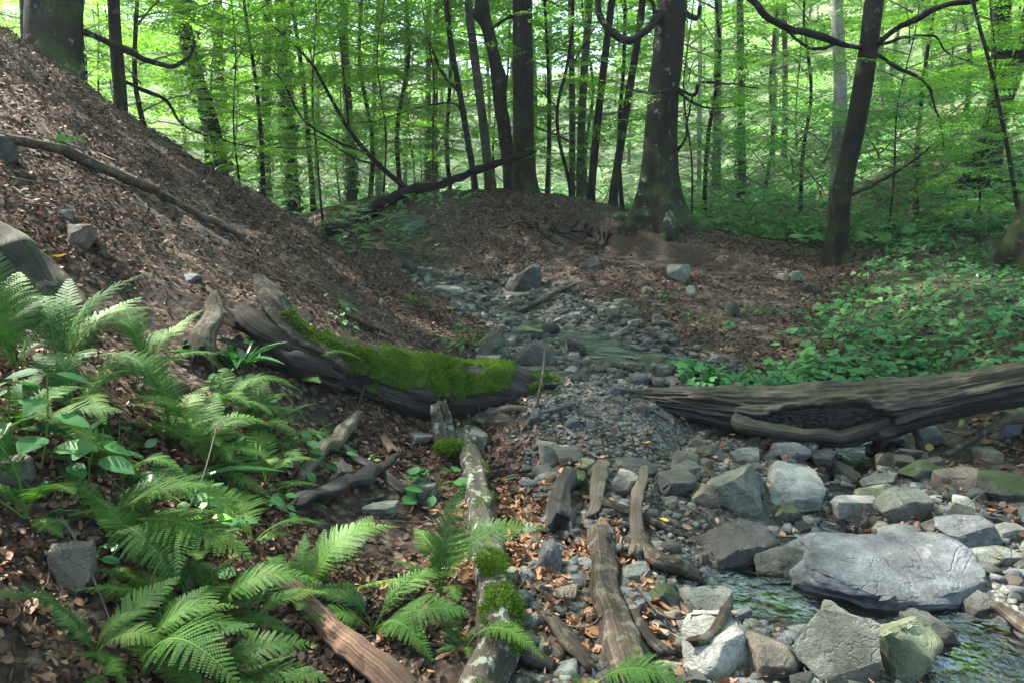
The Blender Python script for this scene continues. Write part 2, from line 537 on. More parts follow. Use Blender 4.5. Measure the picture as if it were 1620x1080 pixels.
def wood_mat(name, dark, mid, light, moss=0.0, grain=(1, 1, 1), rough=.8, spec=.2, mosscol=(.07, .13, .02), lichen=0.0):
    """weathered dead wood; the grain runs along the length through the 'rnd' attribute"""
    t = NT(name)
    p = t.pos()
    g = t.attr('rnd')
    big = t.noise(3.0, 5, .6, co=p)
    comb = t.n('ShaderNodeCombineXYZ', {0: t.math('MULTIPLY', g, 60.0), 1: big, 2: 0.0}).outputs[0]
    grain_ = t.noise(1.0, 4, .6, co=comb)
    fine = t.noise(90, 4, .7, co=p)
    f = t.math('ADD', t.math('MULTIPLY', grain_, .55), t.math('MULTIPLY', big, .45))
    c = t.ramp(f, [(.32, dark), (.5, mid), (.66, light)])
    c = t.mix(.5, c, t.ramp(fine, [(.3, .5), (.7, 1.15)]), 'MULTIPLY')
    if lichen:
        c = t.mix(t.ramp(t.noise(16, 5, .7, co=p), [(.54, 0.0), (.58, lichen)]), c, (.27, .30, .24))
        c = t.mix(t.ramp(t.noise(24, 3, .6, co=p), [(.62, 0.0), (.66, .5)]), c, (.12, .16, .05))
    if moss:
        mm = t.ramp(t.math('ADD', t.math('MULTIPLY', t.noise(7, 5, .65, co=p), .6), t.math('MULTIPLY', t.attr('mask'), .4)), [(.52, 0.0), (.62, moss)])
        c = t.mix(mm, c, mosscol)
    b = t.bump(t.math('ADD', grain_, t.math('MULTIPLY', fine, .3)), .9, .012)
    return t.finish(t.bsdf(c, rough, b, spec))

M['log_dark'] = wood_mat('dark_wet_log', (.012, .011, .010), (.035, .03, .026), (.085, .075, .065), .5)
M['log_grey'] = wood_mat('weathered_log', (.022, .019, .015), (.06, .052, .04), (.14, .12, .09), .45, mosscol=(.10, .12, .03), lichen=.8)
M['log_right'] = wood_mat('hollow_log_wood', (.008, .0075, .007), (.026, .023, .020), (.085, .074, .056), .28, rough=.65, spec=.3, mosscol=(.12, .115, .045))
M['log_pink'] = wood_mat('reddish_rotten_wood', (.05, .03, .022), (.17, .105, .072), (.34, .225, .16))
M['log_brown'] = wood_mat('brown_log', (.018, .013, .010), (.055, .042, .031), (.15, .118, .086), .6, mosscol=(.09, .15, .02), lichen=.25)
M['log_pale'] = wood_mat('pale_dead_wood', (.045, .038, .028), (.13, .11, .082), (.27, .235, .18), .25)
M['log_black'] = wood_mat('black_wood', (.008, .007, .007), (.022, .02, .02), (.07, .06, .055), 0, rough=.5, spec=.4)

def rock_mat(name, a, b_, c_, moss=0.0, rough=.75, spec=.3, vein=.3, dirt=.3):
    a, b_, c_ = [tuple(min(.6, k * (1.0 if rough < .5 else 1.4)) for k in q_) for q_ in (a, b_, c_)]
    t = NT(name)
    p = t.obj(); oi = t.oi()
    off = t.n('ShaderNodeCombineXYZ', {0: t.math('MULTIPLY', oi, 37.0), 1: t.math('MULTIPLY', oi, 11.0), 2: 0.0}).outputs[0]
    q = t.n('ShaderNodeVectorMath', {0: p, 1: off}, operation='ADD').outputs[0]
    n1 = t.noise(7, 6, .62, co=q)
    n2 = t.noise(55, 6, .72, co=q)
    n3 = t.noise(190, 3, .7, co=q)
    col = t.ramp(n1, [(.3, a), (.5, b_), (.7, c_)])
    col = t.mix(.75, col, t.ramp(n2, [(.3, .45), (.72, 1.25)]), 'MULTIPLY')
    col = t.mix(.5, col, t.ramp(n3, [(.3, .6), (.7, 1.25)]), 'MULTIPLY')
    col = t.mix(t.math('MULTIPLY', t.ramp(t.noise(13, 5, .6, co=q, ), [(.6, 0.0), (.7, 1.0)]), vein), col, (.5, .5, .48))
    mus = t.n('ShaderNodeTexNoise', {'Vector': q, 'Scale': t.math('ADD', 2.0, t.math('MULTIPLY', oi, 6.0)), 'Detail': 3, 'Distortion': 1.5}).outputs['Fac']
    v = t.math('ABSOLUTE', t.math('SUBTRACT', mus, .5))
    crack = t.ramp(v, [(.0, .4), (.02, 1.0)])
    col = t.mix(.25, col, crack, 'MULTIPLY')
    dr = t.ramp(t.noise(5, 4, .6, co=q), [(.5, 0.0), (.75, dirt)])
    col = t.mix(dr, col, (.14, .105, .07))
    col = t.mix(t.math('MULTIPLY', oi, .25), col, (.13, .12, .10))
    if moss:
        mm = t.math('MULTIPLY', t.math('ADD', t.up(), .15), t.noise(9, 5, .65, co=q))
        mm = t.ramp(mm, [(.36, 0.0), (.48, moss)])
        col = t.mix(mm, col, t.mix(n2, (.02, .035, .01), (.055, .085, .022)))
    b = t.bump(t.math('ADD', n2, t.math('ADD', t.math('MULTIPLY', n3, .3), t.math('MULTIPLY', crack, .6))), .9, .02)
    rg = t.ramp(n1, [(.3, max(rough - .12, .05)), (.7, rough)])
    return t.finish(t.bsdf(col, rg, b, spec))

M['r_green'] = rock_mat('grey_green_rock', (.055, .062, .052), (.115, .125, .105), (.21, .22, .19), vein=.2)
M['r_blue'] = rock_mat('blue_grey_rock', (.048, .053, .058), (.09, .10, .107), (.165, .18, .185), vein=.25, dirt=.25)
M['r_pale'] = rock_mat('pale_rock', (.13, .13, .115), (.23, .23, .205), (.36, .36, .32), vein=.4, dirt=.45)
M['r_tan'] = rock_mat('tan_rock', (.07, .06, .046), (.14, .118, .09), (.24, .20, .15), vein=.15)
M['r_lichen'] = rock_mat('lichen_rock', (.085, .10, .055), (.16, .185, .105), (.26, .29, .175), vein=.2, dirt=.25)
M['r_dark'] = rock_mat('dark_rock', (.018, .02, .018), (.04, .044, .038), (.085, .09, .08), vein=.1)
M['r_moss'] = rock_mat('mossy_rock', (.02, .023, .018), (.045, .052, .04), (.09, .10, .08), moss=.95, vein=.1)
M['r_wet'] = rock_mat('wet_rock', (.012, .012, .012), (.03, .03, .029), (.065, .066, .062), rough=.3, spec=.6, vein=.05, dirt=.2)
# ------------------------------------------------------------------ ground material
def ground_material():
    t = NT('forest_ground')
    p = t.pos()
    grav, wet, lit = t.attr('mask'), t.attr('wet'), t.attr('litter')
    n1 = t.noise(3, 5, .6, co=p); n2 = t.noise(30, 5, .7, co=p); n3 = t.noise(140, 3, .7, co=p)
    soil = t.ramp(t.math('ADD', t.math('MULTIPLY', n1, .5), t.math('MULTIPLY', n2, .5)), [(.35, (.013, .009, .007)), (.5, (.032, .022, .016)), (.65, (.06, .042, .031))])
    vor = t.n('ShaderNodeTexVoronoi', {'Vector': p, 'Scale': 26.0, 'Randomness': 1.0})
    sepc = t.n('ShaderNodeSeparateColor', {0: vor.outputs['Color']})
    leafc = t.ramp(sepc.outputs[0], [(0, (.018, .012, .010)), (.35, (.055, .035, .026)), (.7, (.12, .078, .056)), (1, (.2, .14, .10))])
    edge = t.ramp(vor.outputs['Distance'], [(.3, 1.0), (.75, .25)])
    leafc = t.mix(1.0, leafc, edge, 'MULTIPLY')
    lm = t.math('MULTIPLY', t.ramp(t.noise(5, 4, .6, co=p), [(.35, .25), (.6, 1.0)]), lit)
    c = t.mix(lm, soil, leafc)
    v2 = t.n('ShaderNodeTexVoronoi', {'Vector': p, 'Scale': 55.0})
    s2 = t.n('ShaderNodeSeparateColor', {0: v2.outputs['Color']})
    g = t.ramp(s2.outputs[0], [(0, (.04, .04, .036)), (.5, (.105, .105, .095)), (1, (.23, .23, .21))])
    g = t.mix(1.0, g, t.ramp(v2.outputs['Distance'], [(.25, 1.0), (.7, .3)]), 'MULTIPLY')
    g = t.mix(t.ramp(n1, [(.5, 0.0), (.7, .7)]), g, (.075, .062, .048))
    c = t.mix(grav, c, g)
    c = t.mix(t.math('MULTIPLY', wet, .72), c, (.022, .018, .014))
    green = t.attr('green')
    gc = t.ramp(n2, [(.3, (.015, .04, .012)), (.7, (.05, .12, .025))])
    c = t.mix(t.math('MULTIPLY', green, t.ramp(t.noise(1.3, 4, co=p), [(.35, .3), (.6, .9)])), c, gc)
    hh = t.math('ADD', t.math('MULTIPLY', n2, .5), t.math('ADD', t.math('MULTIPLY', n3, .2), t.math('MULTIPLY', vor.outputs['Distance'], -.3)))
    b = t.bump(hh, .9, .02)
    rg = t.math('SUBTRACT', .92, t.math('MULTIPLY', wet, .5))
    bs = t.bsdf(c, rg, b, .3)
    return t.finish(bs)
M['ground'] = ground_material()

def back_green(x, y):
    """1 where the forest floor behind is overgrown"""
    d, side, par = polydist(x, y, CREST)
    behind = (side > 0) & (par > 0)
    g = sstep(.8, 2.0, d) * behind * sstep(10.5, 12.5, y)
    g = np.maximum(g, sstep(20, 23, y))
    return np.clip(g, 0, 1)

def bramble_mask(x, y):
    """ground cover on the right bank"""
    x = np.asarray(x, float); y = np.asarray(y, float)
    left = np.interp(y, [4.6, 5.2, 6, 7, 8, 9, 10, 11, 12, 14], [2.9, 1.9, 2.1, 2.9, 3.4, 4.0, 4.6, 5.2, 5.6, 6.2])
    wob = .35 * fb2(x, y, 1.1, 3, 4.0)
    return sstep(left - .3, left + .7, x + wob) * sstep(5.0, 5.35, y + .1 * x * 0) * (1 - sstep(13, 16, y))

def build_ground():
    core = np.linspace(-44, 44, 440)
    rest = np.concatenate([np.linspace(-180, -45.5, 40), core, np.linspace(45.5, 180, 40)])[:-1]
    az = np.radians(rest)
    r = np.concatenate([[0.0], np.geomspace(.5, 16, 430), np.geomspace(16.2, 230, 90)])
    A, Rr = np.meshgrid(az, r[1:])
    X, Y = Rr * np.sin(A), Rr * np.cos(A)
    Z = h(X, Y)
    na, nr = len(az), len(r) - 1
    gm = gravel_mask(X, Y)
    rough = np.clip(1 - (Rr - 8) / 10, 0, 1)
    Z = Z + rough * (.010 * fb2(X, Y, 14, 3, 1.0) + gm * .012 * fb2(X, Y, 24, 2, 6.0))
    # overhanging roots / scarp of the bank in the middle of the mound
    V = np.stack([X, Y, Z], -1).reshape(-1, 3)
    V = np.vstack([V, [[0, 0, float(h(np.zeros(1), np.zeros(1))[0])]]])
    i, j = np.meshgrid(np.arange(nr - 1), np.arange(na), indexing='ij')
    j2 = (j + 1) % na
    q = np.stack([i * na + j, i * na + j2, (i + 1) * na + j2, (i + 1) * na + j], -1).reshape(-1, 4)[:, ::-1]
    c = len(V) - 1
    tri = np.stack([np.full(na, c), (np.arange(na) + 1) % na, np.arange(na)], -1)
    mask = np.append(gm.ravel(), 0)
    me = make_mesh('ground', V, [q, tri], M['ground'], mask=mask)
    mud = np.exp(-(((X - .98) / .42) ** 2 + ((Y - 3.62) / .42) ** 2) ** 2)
    wet = np.append(np.maximum(wet_mask(X, Y) * .9, .62 * mud).ravel(), 0)
    bg_ = np.append(np.maximum(back_green(X, Y), bramble_mask(X, Y) * .5).ravel(), 0)
    d, side, par = polydist(X, Y, CREST)
    scarp = np.exp(-((d - 1.15) / .75) ** 2) * (side < 0) * sstep(4.5, 5.5, par) * (1 - sstep(8.5, 9.3, par))
    lit = np.append(np.clip(1 - gm - .9 * scarp, 0, 1).ravel(), 1)
    for nme, arr in (('wet', wet), ('green', bg_), ('litter', lit)):
        a = me.attributes.new(nme, 'FLOAT', 'POINT'); a.data.foreach_set('value', arr.astype(np.float32))
    o = link('ground', me)
    tag(o, 'forest floor of brown leaf litter, dark soil and stream gravel', kind='structure')
build_ground()

haze()
# ------------------------------------------------------------------ water
def water_material(name, strength, refl):
    t = NT(name)
    p = t.pos()
    n = t.n('ShaderNodeTexNoise', {'Vector': t.n('ShaderNodeMapping', {'Vector': p, 'Scale': (1, .7, 1)}).outputs[0], 'Scale': 48.0, 'Detail': 3, 'Roughness': .55, 'Distortion': .6}).outputs['Fac']
    n2 = t.noise(11, 2, .5, co=p)
    pm = t.ramp(t.noise(4.5, 3, .6, co=p), [(.42, .08), (.62, 1.0)])
    b = t.bump(t.math('ADD', t.math('MULTIPLY', n, pm), n2), strength, .025)
    g = t.n('ShaderNodeBsdfGlossy', {'Roughness': .10, 'Normal': b, 'Color': (.45, .45, .47)})
    tr = t.n('ShaderNodeBsdfTransparent', {'Color': (.36, .32, .27)})
    fr = t.n('ShaderNodeFresnel', {'IOR': 1.33, 'Normal': b})
    f = t.math('MULTIPLY', fr.outputs[0], refl)
    return t.finish(t.n('ShaderNodeMixShader', {0: f, 1: tr, 2: g}))
M['water'] = water_material('stream_water', .8, .6)
M['water_up'] = water_material('rippling_water', .8, 1.0)

def ribbon(mb, P, halfw, depth, n=160, m=24):
    C, _ = catmull(np.array(P)[:, :3], n, None)
    T = np.gradient(C[:, :2], axis=0); T /= np.linalg.norm(T, axis=1, keepdims=True)
    Nn = np.stack([-T[:, 1], T[:, 0]], -1)
    bed = h0(C[:, 0], C[:, 1]) - carve(C[:, 0], C[:, 1])
    k = np.ones(15) / 15
    bed = np.convolve(np.pad(bed, 7, mode='edge'), k, 'valid')
    w = np.interp(np.linspace(0, 1, n), np.linspace(0, 1, len(halfw)), halfw)
    s = np.linspace(-1, 1, m)
    XY = C[:, None, :2] + Nn[:, None, :] * (w[:, None] * s)[..., None]
    Z = np.repeat((bed + depth)[:, None], m, 1) + .006 * fb2(XY[..., 0], XY[..., 1], 9, 3, 2.2)
    V = np.concatenate([XY, Z[..., None]], -1).reshape(-1, 3)
    i, j = np.meshgrid(np.arange(n - 1), np.arange(m - 1), indexing='ij')
    q = np.stack([i * m + j, i * m + j + 1, (i + 1) * m + j + 1, (i + 1) * m + j], -1).reshape(-1, 4)
    mb.add(V, [q])
mb = MB(); ribbon(mb, NEAR, [.16, .24, .32, .40, .50, .46, .42, .46, .5], .076)
tag(mb.build('stream_water', M['water']), 'shallow stream running over stones beside the big flat boulder', kind='structure')
mb = MB(); ribbon(mb, UP[2:-1], [.25, .4, .5, .55, .5, .4], .05)
tag(mb.build('upstream_water', M['water_up']), 'glinting shallow water winding below the earth bank', kind='structure')
mb = MB(); ribbon(mb, POOL, [.4, .45, .4], .07, 60); tag(mb.build('pool_water', M['water_up']), 'small pool behind the mossy log', kind='structure')
mb = MB(); ribbon(mb, PUD, [.16, .2, .16], .045, 40, 14); tag(mb.build('puddle_water', M['water']), 'muddy brown puddle between cobbles', kind='structure')

# ------------------------------------------------------------------ rocks
_ico = {}
def ico(n):
    if n not in _ico:
        import bmesh
        b = bmesh.new(); bmesh.ops.create_icosphere(b, subdivisions=n, radius=1)
        V = np.array([v.co[:] for v in b.verts]); Fc = np.array([[v.index for v in f.verts] for f in b.faces]); b.free()
        _ico[n] = (V, Fc)
    return _ico[n]

def rock_shape(seed, sub=4, planes=10, soft=0, amp=.05, flat=1.0, lo=.62, hi=.98):
    """a block cut by random planes, edges worn, surface roughened; half extents 1"""
    import bmesh
    g = np.random.default_rng(seed)
    b = bmesh.new(); bmesh.ops.create_cube(b, size=2.0)
    for v in b.verts: v.co = v.co * 1.0
    for k in range(planes):
        n = g.normal(size=3); n /= np.linalg.norm(n)
        co = Vector(n) * g.uniform(lo, hi) * (1 + .18 * (1 - max(abs(n))))
        r_ = bmesh.ops.bisect_plane(b, geom=b.verts[:] + b.edges[:] + b.faces[:], plane_co=co, plane_no=Vector(n), clear_outer=True)
        ed = [e for e in r_['geom_cut'] if isinstance(e, bmesh.types.BMEdge)]
        if len(ed) > 2: bmesh.ops.contextual_create(b, geom=ed)
    bmesh.ops.remove_doubles(b, verts=b.verts, dist=.03)
    try:
      if sub > 1: bmesh.ops.bevel(b, geom=b.edges[:], offset=.2 if sub == 6 else float(g.uniform(.05, .13)) if sub > 1 else .03, segments=2 if sub > 2 else 1, affect='EDGES', profile=.6)
    except Exception: pass
    bmesh.ops.triangulate(b, faces=b.faces)
    target = {1: 9, 2: 1.0, 3: .42, 4: .28, 5: .17, 6: .10}[sub]
    for r_ in range(6):
        ed = [e for e in b.edges if e.calc_length() > target * 1.35]
        if not ed: break
        bmesh.ops.subdivide_edges(b, edges=ed, cuts=1); bmesh.ops.triangulate(b, faces=b.faces)
    b.verts.ensure_lookup_table(); b.normal_update()
    P = np.array([v.co[:] for v in b.verts]); N = np.array([v.normal[:] for v in b.verts])
    Fc = np.array([[v.index for v in f.verts] for f in b.faces]); b.free()
    if sub > 1:
        d = amp * 1.3 * fbm(P * 1.6 + seed * 3.1, 3) + amp * .5 * fbm(P * 6 + seed, 3)
        st = np.sin((P @ (g.normal(size=3))) * 7 + seed); d = d + amp * .3 * np.sign(st) * np.abs(st) ** 3
        P = P + N * d[:, None]
    P[:, 2] *= flat
    P = P - (P.max(0) + P.min(0)) / 2
    P /= np.abs(P).max(0)
    return P, Fc

def stone(u, v, w, hh, mat, label, sub=4, seed=None, name='stone', cat='rock', yaw=None, depth=1.0, soft=28, lift=0.0, group=None, planes=13, roll=0.0, amp=.05):
    """a stone whose middle shows at (u,v), w x hh photo pixels; it sits on the ground below"""
    seed = seed if seed is not None else int(u * 7 + v * 13) % 9973
    g = np.random.default_rng(seed)
    p = ground(u, v + hh * .28)
    dist = np.linalg.norm(p - np.array([0, 0, CAMZ]))
    k = dist / F
    el = math.asin(min(.9, (CAMZ - p[2]) / dist)) if CAMZ > p[2] else 0.0
    W = w * k * .9
    H = hh * k
    # seen height = Hz*cos(el) + D*sin(el) ; take depth as a share of the width
    D = min(W * depth * .85, .65 * H / max(math.sin(el), .12))
    D = max(D, W * .42)
    Hz = (H - D * math.sin(el) * .8) / max(math.cos(el), .3)
    Hz = max(Hz * .88, W * .2)
    P, Fc = rock_shape(seed, sub, 16 if sub == 6 else 10, 0, amp, 1.0, *((.80, 1.02) if sub == 6 else (.62, .98)))
    P = P * np.array([W / 2, D / 2, Hz / 2 * 1.25])
    a = (g.uniform(-.25, .25) if yaw is None else yaw)
    Rz = np.array(Matrix.Rotation(a, 3, 'Z')) @ np.array(Matrix.Rotation(roll, 3, 'Y'))
    P = P @ Rz.T
    me = make_mesh(name, P, [Fc], M[mat]); me.set_sharp_from_angle(angle=R(38))
    o = link(name, me)
    o.location = (p[0], p[1] + D * .18, p[2] + Hz * (.26 if p[1] < 6 else .16) + lift * k)
    return tag(o, label, cat, group)

STONES = [
 (1410, 902, 300, 116, 'r_blue', 'largest flat blue-grey boulder with the stream running along its lower edge', 6),
 (1322, 1025, 118, 130, 'r_green', 'tall grey-green block between the orange slab and the lichen block', 5),
 (1430, 1040, 135, 125, 'r_lichen', 'big yellow-green lichen-coated block at the bottom right', 5),
 (1135, 1028, 120, 100, 'r_pale', 'rugged pale whitish rock behind the upturned twig at the bottom', 5),
 (1228, 1042, 84, 72, 'r_tan', 'orange-tan tilted slab between two pale blocks at the bottom', 5),
 (1122, 951, 90, 66, 'r_green', 'flat-faced grey block just right of the bent root', 5),
 (1254, 768, 104, 80, 'r_pale', 'large pale flat-topped boulder above the pool', 5),
 (1166, 773, 96, 78, 'r_green', 'streaked green-grey boulder beside the large pale flat-topped one', 5),
 (1117, 786, 48, 44, 'r_tan', 'brown-grey wedge leaning left of the streaked green boulder', 4),
 (1247, 816, 52, 40, 'r_moss', 'small mossy stone standing at the upper edge of the pool', 4),
 (1165, 868, 105, 96, 'r_wet', 'black wet cracked rock overhanging the pool', 5),
 (1240, 885, 90, 60, 'r_dark', 'dark brown wet slab between the black rock and the big flat boulder', 5),
 (1352, 803, 72, 50, 'r_pale', 'white layered stone in the water above the big flat boulder', 4),
 (1434, 804, 78, 56, 'r_green', 'tapered grey stone with yellow leaves at its foot', 4),
 (1533, 842, 90, 62, 'r_blue', 'squared blue-grey block upstream of the big flat boulder', 5),
 (1435, 843, 74, 36, 'r_blue', 'low blue stone under the tapered grey stone', 4),
 (1478, 836, 30, 32, 'r_dark', 'small dark stone left of the squared blue-grey block', 3),
 (1565, 875, 80, 30, 'r_green', 'flat plate-like stone below the squared blue-grey block', 4),
 (1597, 840, 46, 28, 'r_pale', 'pale rounded stone right of the squared blue-grey block', 4),
 (1595, 775, 66, 46, 'r_moss', 'moss-covered dome of rock at the right edge', 4),
 (1383, 783, 52, 36, 'r_lichen', 'slanting green slab behind the tapered grey stone', 4),
 (1400, 760, 60, 30, 'r_green', 'long low slab among cobbles right of the stream', 4),
 (1468, 750, 70, 42, 'r_moss', 'broad dark green rock beside the long branch', 4),
 (1520, 760, 58, 44, 'r_tan', 'brownish boulder just under the long branch', 4),
 (1528, 800, 34, 28, 'r_pale', 'small white stone above the squared blue-grey block', 3),
 (1555, 783, 30, 18, 'r_blue', 'small flat blue stone left of the mossy dome', 3),
 (1468, 693, 42, 42, 'r_green', 'rounded grey-green boulder under the raised end of the hollow log', 4),
 (1590, 681, 36, 30, 'r_blue', 'rounded grey boulder near the right edge above the branch', 4),
 (1440, 722, 34, 28, 'r_dark', 'dark angular stone left of the long branch tip', 3),
 (1400, 728, 30, 32, 'r_tan', 'upright tan stone below the hollow log at the stream', 3),
 (1570, 722, 38, 24, 'r_tan', 'low tan stone lying under the long branch', 3),
 (1250, 714, 60, 38, 'r_blue', 'angular blue stone under the hollow of the log', 4),
 (1299, 728, 52, 42, 'r_wet', 'wet purple-brown stone where water leaves the log', 4),
 (1345, 697, 44, 26, 'r_blue', 'grey stone tucked against the underside of the hollow log', 3),
 (1180, 722, 48, 30, 'r_green', 'grey cobble on the gravel above the streaked boulder', 3),
 (1278, 961, 30, 28, 'r_pale', 'small white-blue stone resting on the mossy slab', 3),
 (1171, 976, 36, 34, 'r_blue', 'blue stone beside the flat-faced grey block', 3),
 (1232, 948, 140, 52, 'r_moss', 'long low mossy slab at the lower side of the pool', 5),
 (1345, 962, 120, 56, 'r_blue', 'sloping blue-grey slab in front of the big flat boulder', 5),
 (1470, 1015, 72, 80, 'r_dark', 'dark grey block standing in the stream beside the lichen block', 5),
 (1438, 946, 38, 26, 'r_tan', 'small rounded stone washed by the stream', 3),
 (1556, 955, 52, 36, 'r_dark', 'dark stone at the right end of the big flat boulder', 4),
 (1598, 1050, 60, 50, 'r_dark', 'dark wet stone at the bottom right corner', 4),
 (1552, 1000, 62, 40, 'r_wet', 'low black wet stone in the rapids', 4),
 (1042, 1062, 84, 40, 'r_lichen', 'pale greenish stone at the bottom beside the brown log', 4),
 (1003, 908, 56, 40, 'r_green', 'pale green stone against the bent root', 4),
 (1051, 942, 50, 40, 'r_moss', 'dark green angular stone left of the flat-faced block', 4),
 (1003, 960, 40, 28, 'r_blue', 'small blue stone beside the brown log', 3),
 (1060, 970, 38, 20, 'r_tan', 'small brown stone under the dark green one', 3),
 (871, 886, 46, 58, 'r_blue', 'upright blue-grey block on the orange leaves', 5),
 (811, 916, 25, 40, 'r_lichen', 'yellowish stone beside the lichened log', 4),
 (833, 914, 30, 46, 'r_blue', 'slim slate-blue stone leaning next to the yellowish one', 4),
 (824, 949, 46, 38, 'r_blue', 'grey angular stone below the slate-blue one', 4),
 (843, 981, 50, 38, 'r_green', 'green-grey squared stone beside the mossy stretch of the log', 4),
 (837, 1018, 34, 34, 'r_lichen', 'small greenish stone above the curved dark branch', 4),
 (895, 941, 40, 36, 'r_tan', 'tan stone half buried in leaves below the upright block', 4),
 (925, 893, 30, 26, 'r_pale', 'pale cobble next to the brown log top', 3),
 (906, 905, 34, 26, 'r_green', 'grey cobble right of the upright blue-grey block', 3),
 (869, 716, 44, 40, 'r_green', 'pale green block at the head of the puddle', 4),
 (900, 722, 52, 38, 'r_dark', 'dark grey stone among cobbles above the leaf heap', 4),
 (903, 760, 56, 42, 'r_moss', 'stone with a bright moss cap beside the puddle', 4),
 (930, 735, 34, 28, 'r_lichen', 'small yellow-green stone below the gravel slope', 3),
 (990, 768, 48, 64, 'r_green', 'rounded green-grey stone at the head of the wet gravel', 4),
 (1010, 742, 80, 44, 'r_dark', 'smooth dark purple-grey bedrock under the gravel', 4),
 (1068, 765, 74, 44, 'r_dark', 'low dark slab half sunk in wet gravel', 4),
 (740, 690, 76, 42, 'r_green', 'smooth rounded boulder behind the mossy stub', 4),
 (660, 690, 56, 24, 'r_blue', 'flat grey slab left of the mossy stub', 4),
 (652, 656, 30, 30, 'r_tan', 'brown stone in the twigs under the mossy log', 3),
 (537, 743, 44, 32, 'r_wet', 'shiny black stone beside the charred plank', 4),
 (600, 806, 54, 32, 'r_green', 'pale green cobble among ferns below the charred plank', 4),
 (670, 775, 48, 36, 'r_green', 'grey cobble under the round-leaved plant', 4),
 (553, 953, 56, 44, 'r_dark', 'dark round stone between the ferns and the reddish log', 4),
 (829, 441, 68, 60, 'r_dark', 'dark greenish boulder at the foot of the far bank', 5),
 (848, 560, 76, 66, 'r_dark', 'dark angular boulder standing in the stream behind the log', 5),
 (776, 541, 46, 42, 'r_moss', 'mossy boulder left of the small pool', 4),
 (834, 523, 60, 28, 'r_moss', 'low green boulder just upstream of the dark angular one', 4),
 (890, 532, 40, 24, 'r_dark', 'dark stone splitting the upstream water', 4),
 (1074, 432, 40, 34, 'r_green', 'squared grey-green block set in the far bank', 4),
 (938, 416, 30, 32, 'r_dark', 'dark stone sticking out of the far bank under the roots', 3),
 (890, 397, 20, 15, 'r_dark', 'small round stone high on the far bank', 3),
 (908, 500, 26, 18, 'r_green', 'grey-green stone at the edge of the upstream glint', 3),
 (887, 507, 24, 16, 'r_green', 'paler twin stone touching the upstream glint', 3),
 (981, 478, 30, 16, 'r_tan', 'tan leafy stone low on the far bank', 3),
 (1040, 505, 18, 24, 'r_green', 'small upright stone near the bank foot', 3),
 (1024, 460, 22, 18, 'r_tan', 'small tilted stone left of the squared block in the bank', 3),
 (1095, 460, 22, 20, 'r_green', 'flat stone just under the squared block in the bank', 3),
 (710, 461, 54, 24, 'r_green', 'long pale green slab on the upstream gravel fan', 4),
 (1160, 492, 24, 34, 'r_moss', 'small mossy knob on the bank beside the brambles', 3),
 (1287, 455, 30, 20, 'r_moss', 'mossy stone on the crest of the bank by the brambles', 3),
 (1238, 440, 22, 18, 'r_tan', 'small grey stone on the sunlit crest', 3),
 (1262, 437, 30, 20, 'r_green', 'flat stone beside the mossy one on the crest', 3),
 (126, 379, 52, 40, 'r_tan', 'grey-brown boulder resting on the leafy left slope', 5),
 (6, 243, 34, 42, 'r_dark', 'dark boulder cut by the left edge above the long branch', 4),
 (110, 905, 62, 78, 'r_tan', 'soil-caked rock under twigs at the lower left', 5),
 (22, 748, 54, 48, 'r_tan', 'rounded grey-brown rock behind the tall leafy stems', 4),
 (303, 440, 30, 12, 'r_blue', 'thin blue slate chip on the left slope', 3),
 (105, 340, 22, 14, 'r_green', 'small flat stone above the boulder on the left slope', 3),
 (605, 480, 16, 20, 'r_moss', 'small dark mossy stone on the lower leaf slope', 3),
 (650, 358, 44, 44, 'r_moss', 'mossy boulder under the fallen pole at the left of the mound', 4),
 (480, 940, 50, 34, 'r_green', 'grey stone peeping between fern fronds above the reddish log', 3),
 (182, 1000, 28, 26, 'r_lichen', 'pale yellowish stone at the lower left among fern fronds', 3),
]
for s in STONES:
    u, v, w, hh_, mt, lb, sub = s
    stone(u, v, w, hh_, mt, lb, sub)

def mud_zone(x, y):
    return np.exp(-(((x - .98) / .42) ** 2 + ((y - 3.62) / .42) ** 2) ** 2)
def fine_zone(x, y):
    return np.maximum(mud_zone(x, y), (y > 4.15) * (x < 1.7) * 1.0)
# cobbles that nothing tells apart: sizes and places from a dart throwing over the stream bed
def sample_area(n, dens, x0, x1, y0, y1, g):
    out = []
    tot = 0
    while tot < n:
        x = g.uniform(x0, x1, 40000); y = g.uniform(y0, y1, 40000)
        d = dens(x, y)
        k = g.uniform(0, 1, 40000) < d
        out.append(np.stack([x[k], y[k]], -1)); tot += k.sum()
        if len(out) > 400: break
    return np.concatenate(out)[:n]

rocks_lib = [rock_shape(300 + i, 3, 9) for i in range(12)]
def cobbles(n, zone, smin, smax, mats, label, group, g, x0, x1, y0, y1, name='cobble', big=2.2):
    pts = sample_area(n, zone, x0, x1, y0, y1, g)
    libs = {}
    for (x, y) in pts:
        k = int(g.integers(len(rocks_lib))); mt = mats[int(g.integers(len(mats)))]
        if (k, mt) not in libs:
            libs[(k, mt)] = make_mesh(name, rocks_lib[k][0], [rocks_lib[k][1]], M[mt]); libs[(k, mt)].set_sharp_from_angle(angle=R(38))
        s = smin * (smax / smin) ** (g.uniform() ** (big + .5))
        o = link(name, libs[(k, mt)])
        sc = s / 2 * g.uniform(.6, 1.25, 3); sc[2] *= .7
        o.scale = tuple(sc); o.rotation_euler = (g.normal() * .2, g.normal() * .2, g.uniform(0, 6.28))
        z = float(h(np.array([x]), np.array([y]))[0])
        o.location = (x, y, z + sc[2] * .45)
        tag(o, label, 'rock', group)
g1 = np.random.default_rng(5)
big_pts = np.array([ground(s[0], s[1] + s[3] * .28)[:2] for s in STONES]); big_r = np.array([s[2] * .5 * np.linalg.norm(ground(s[0], s[1])) / F for s in STONES])
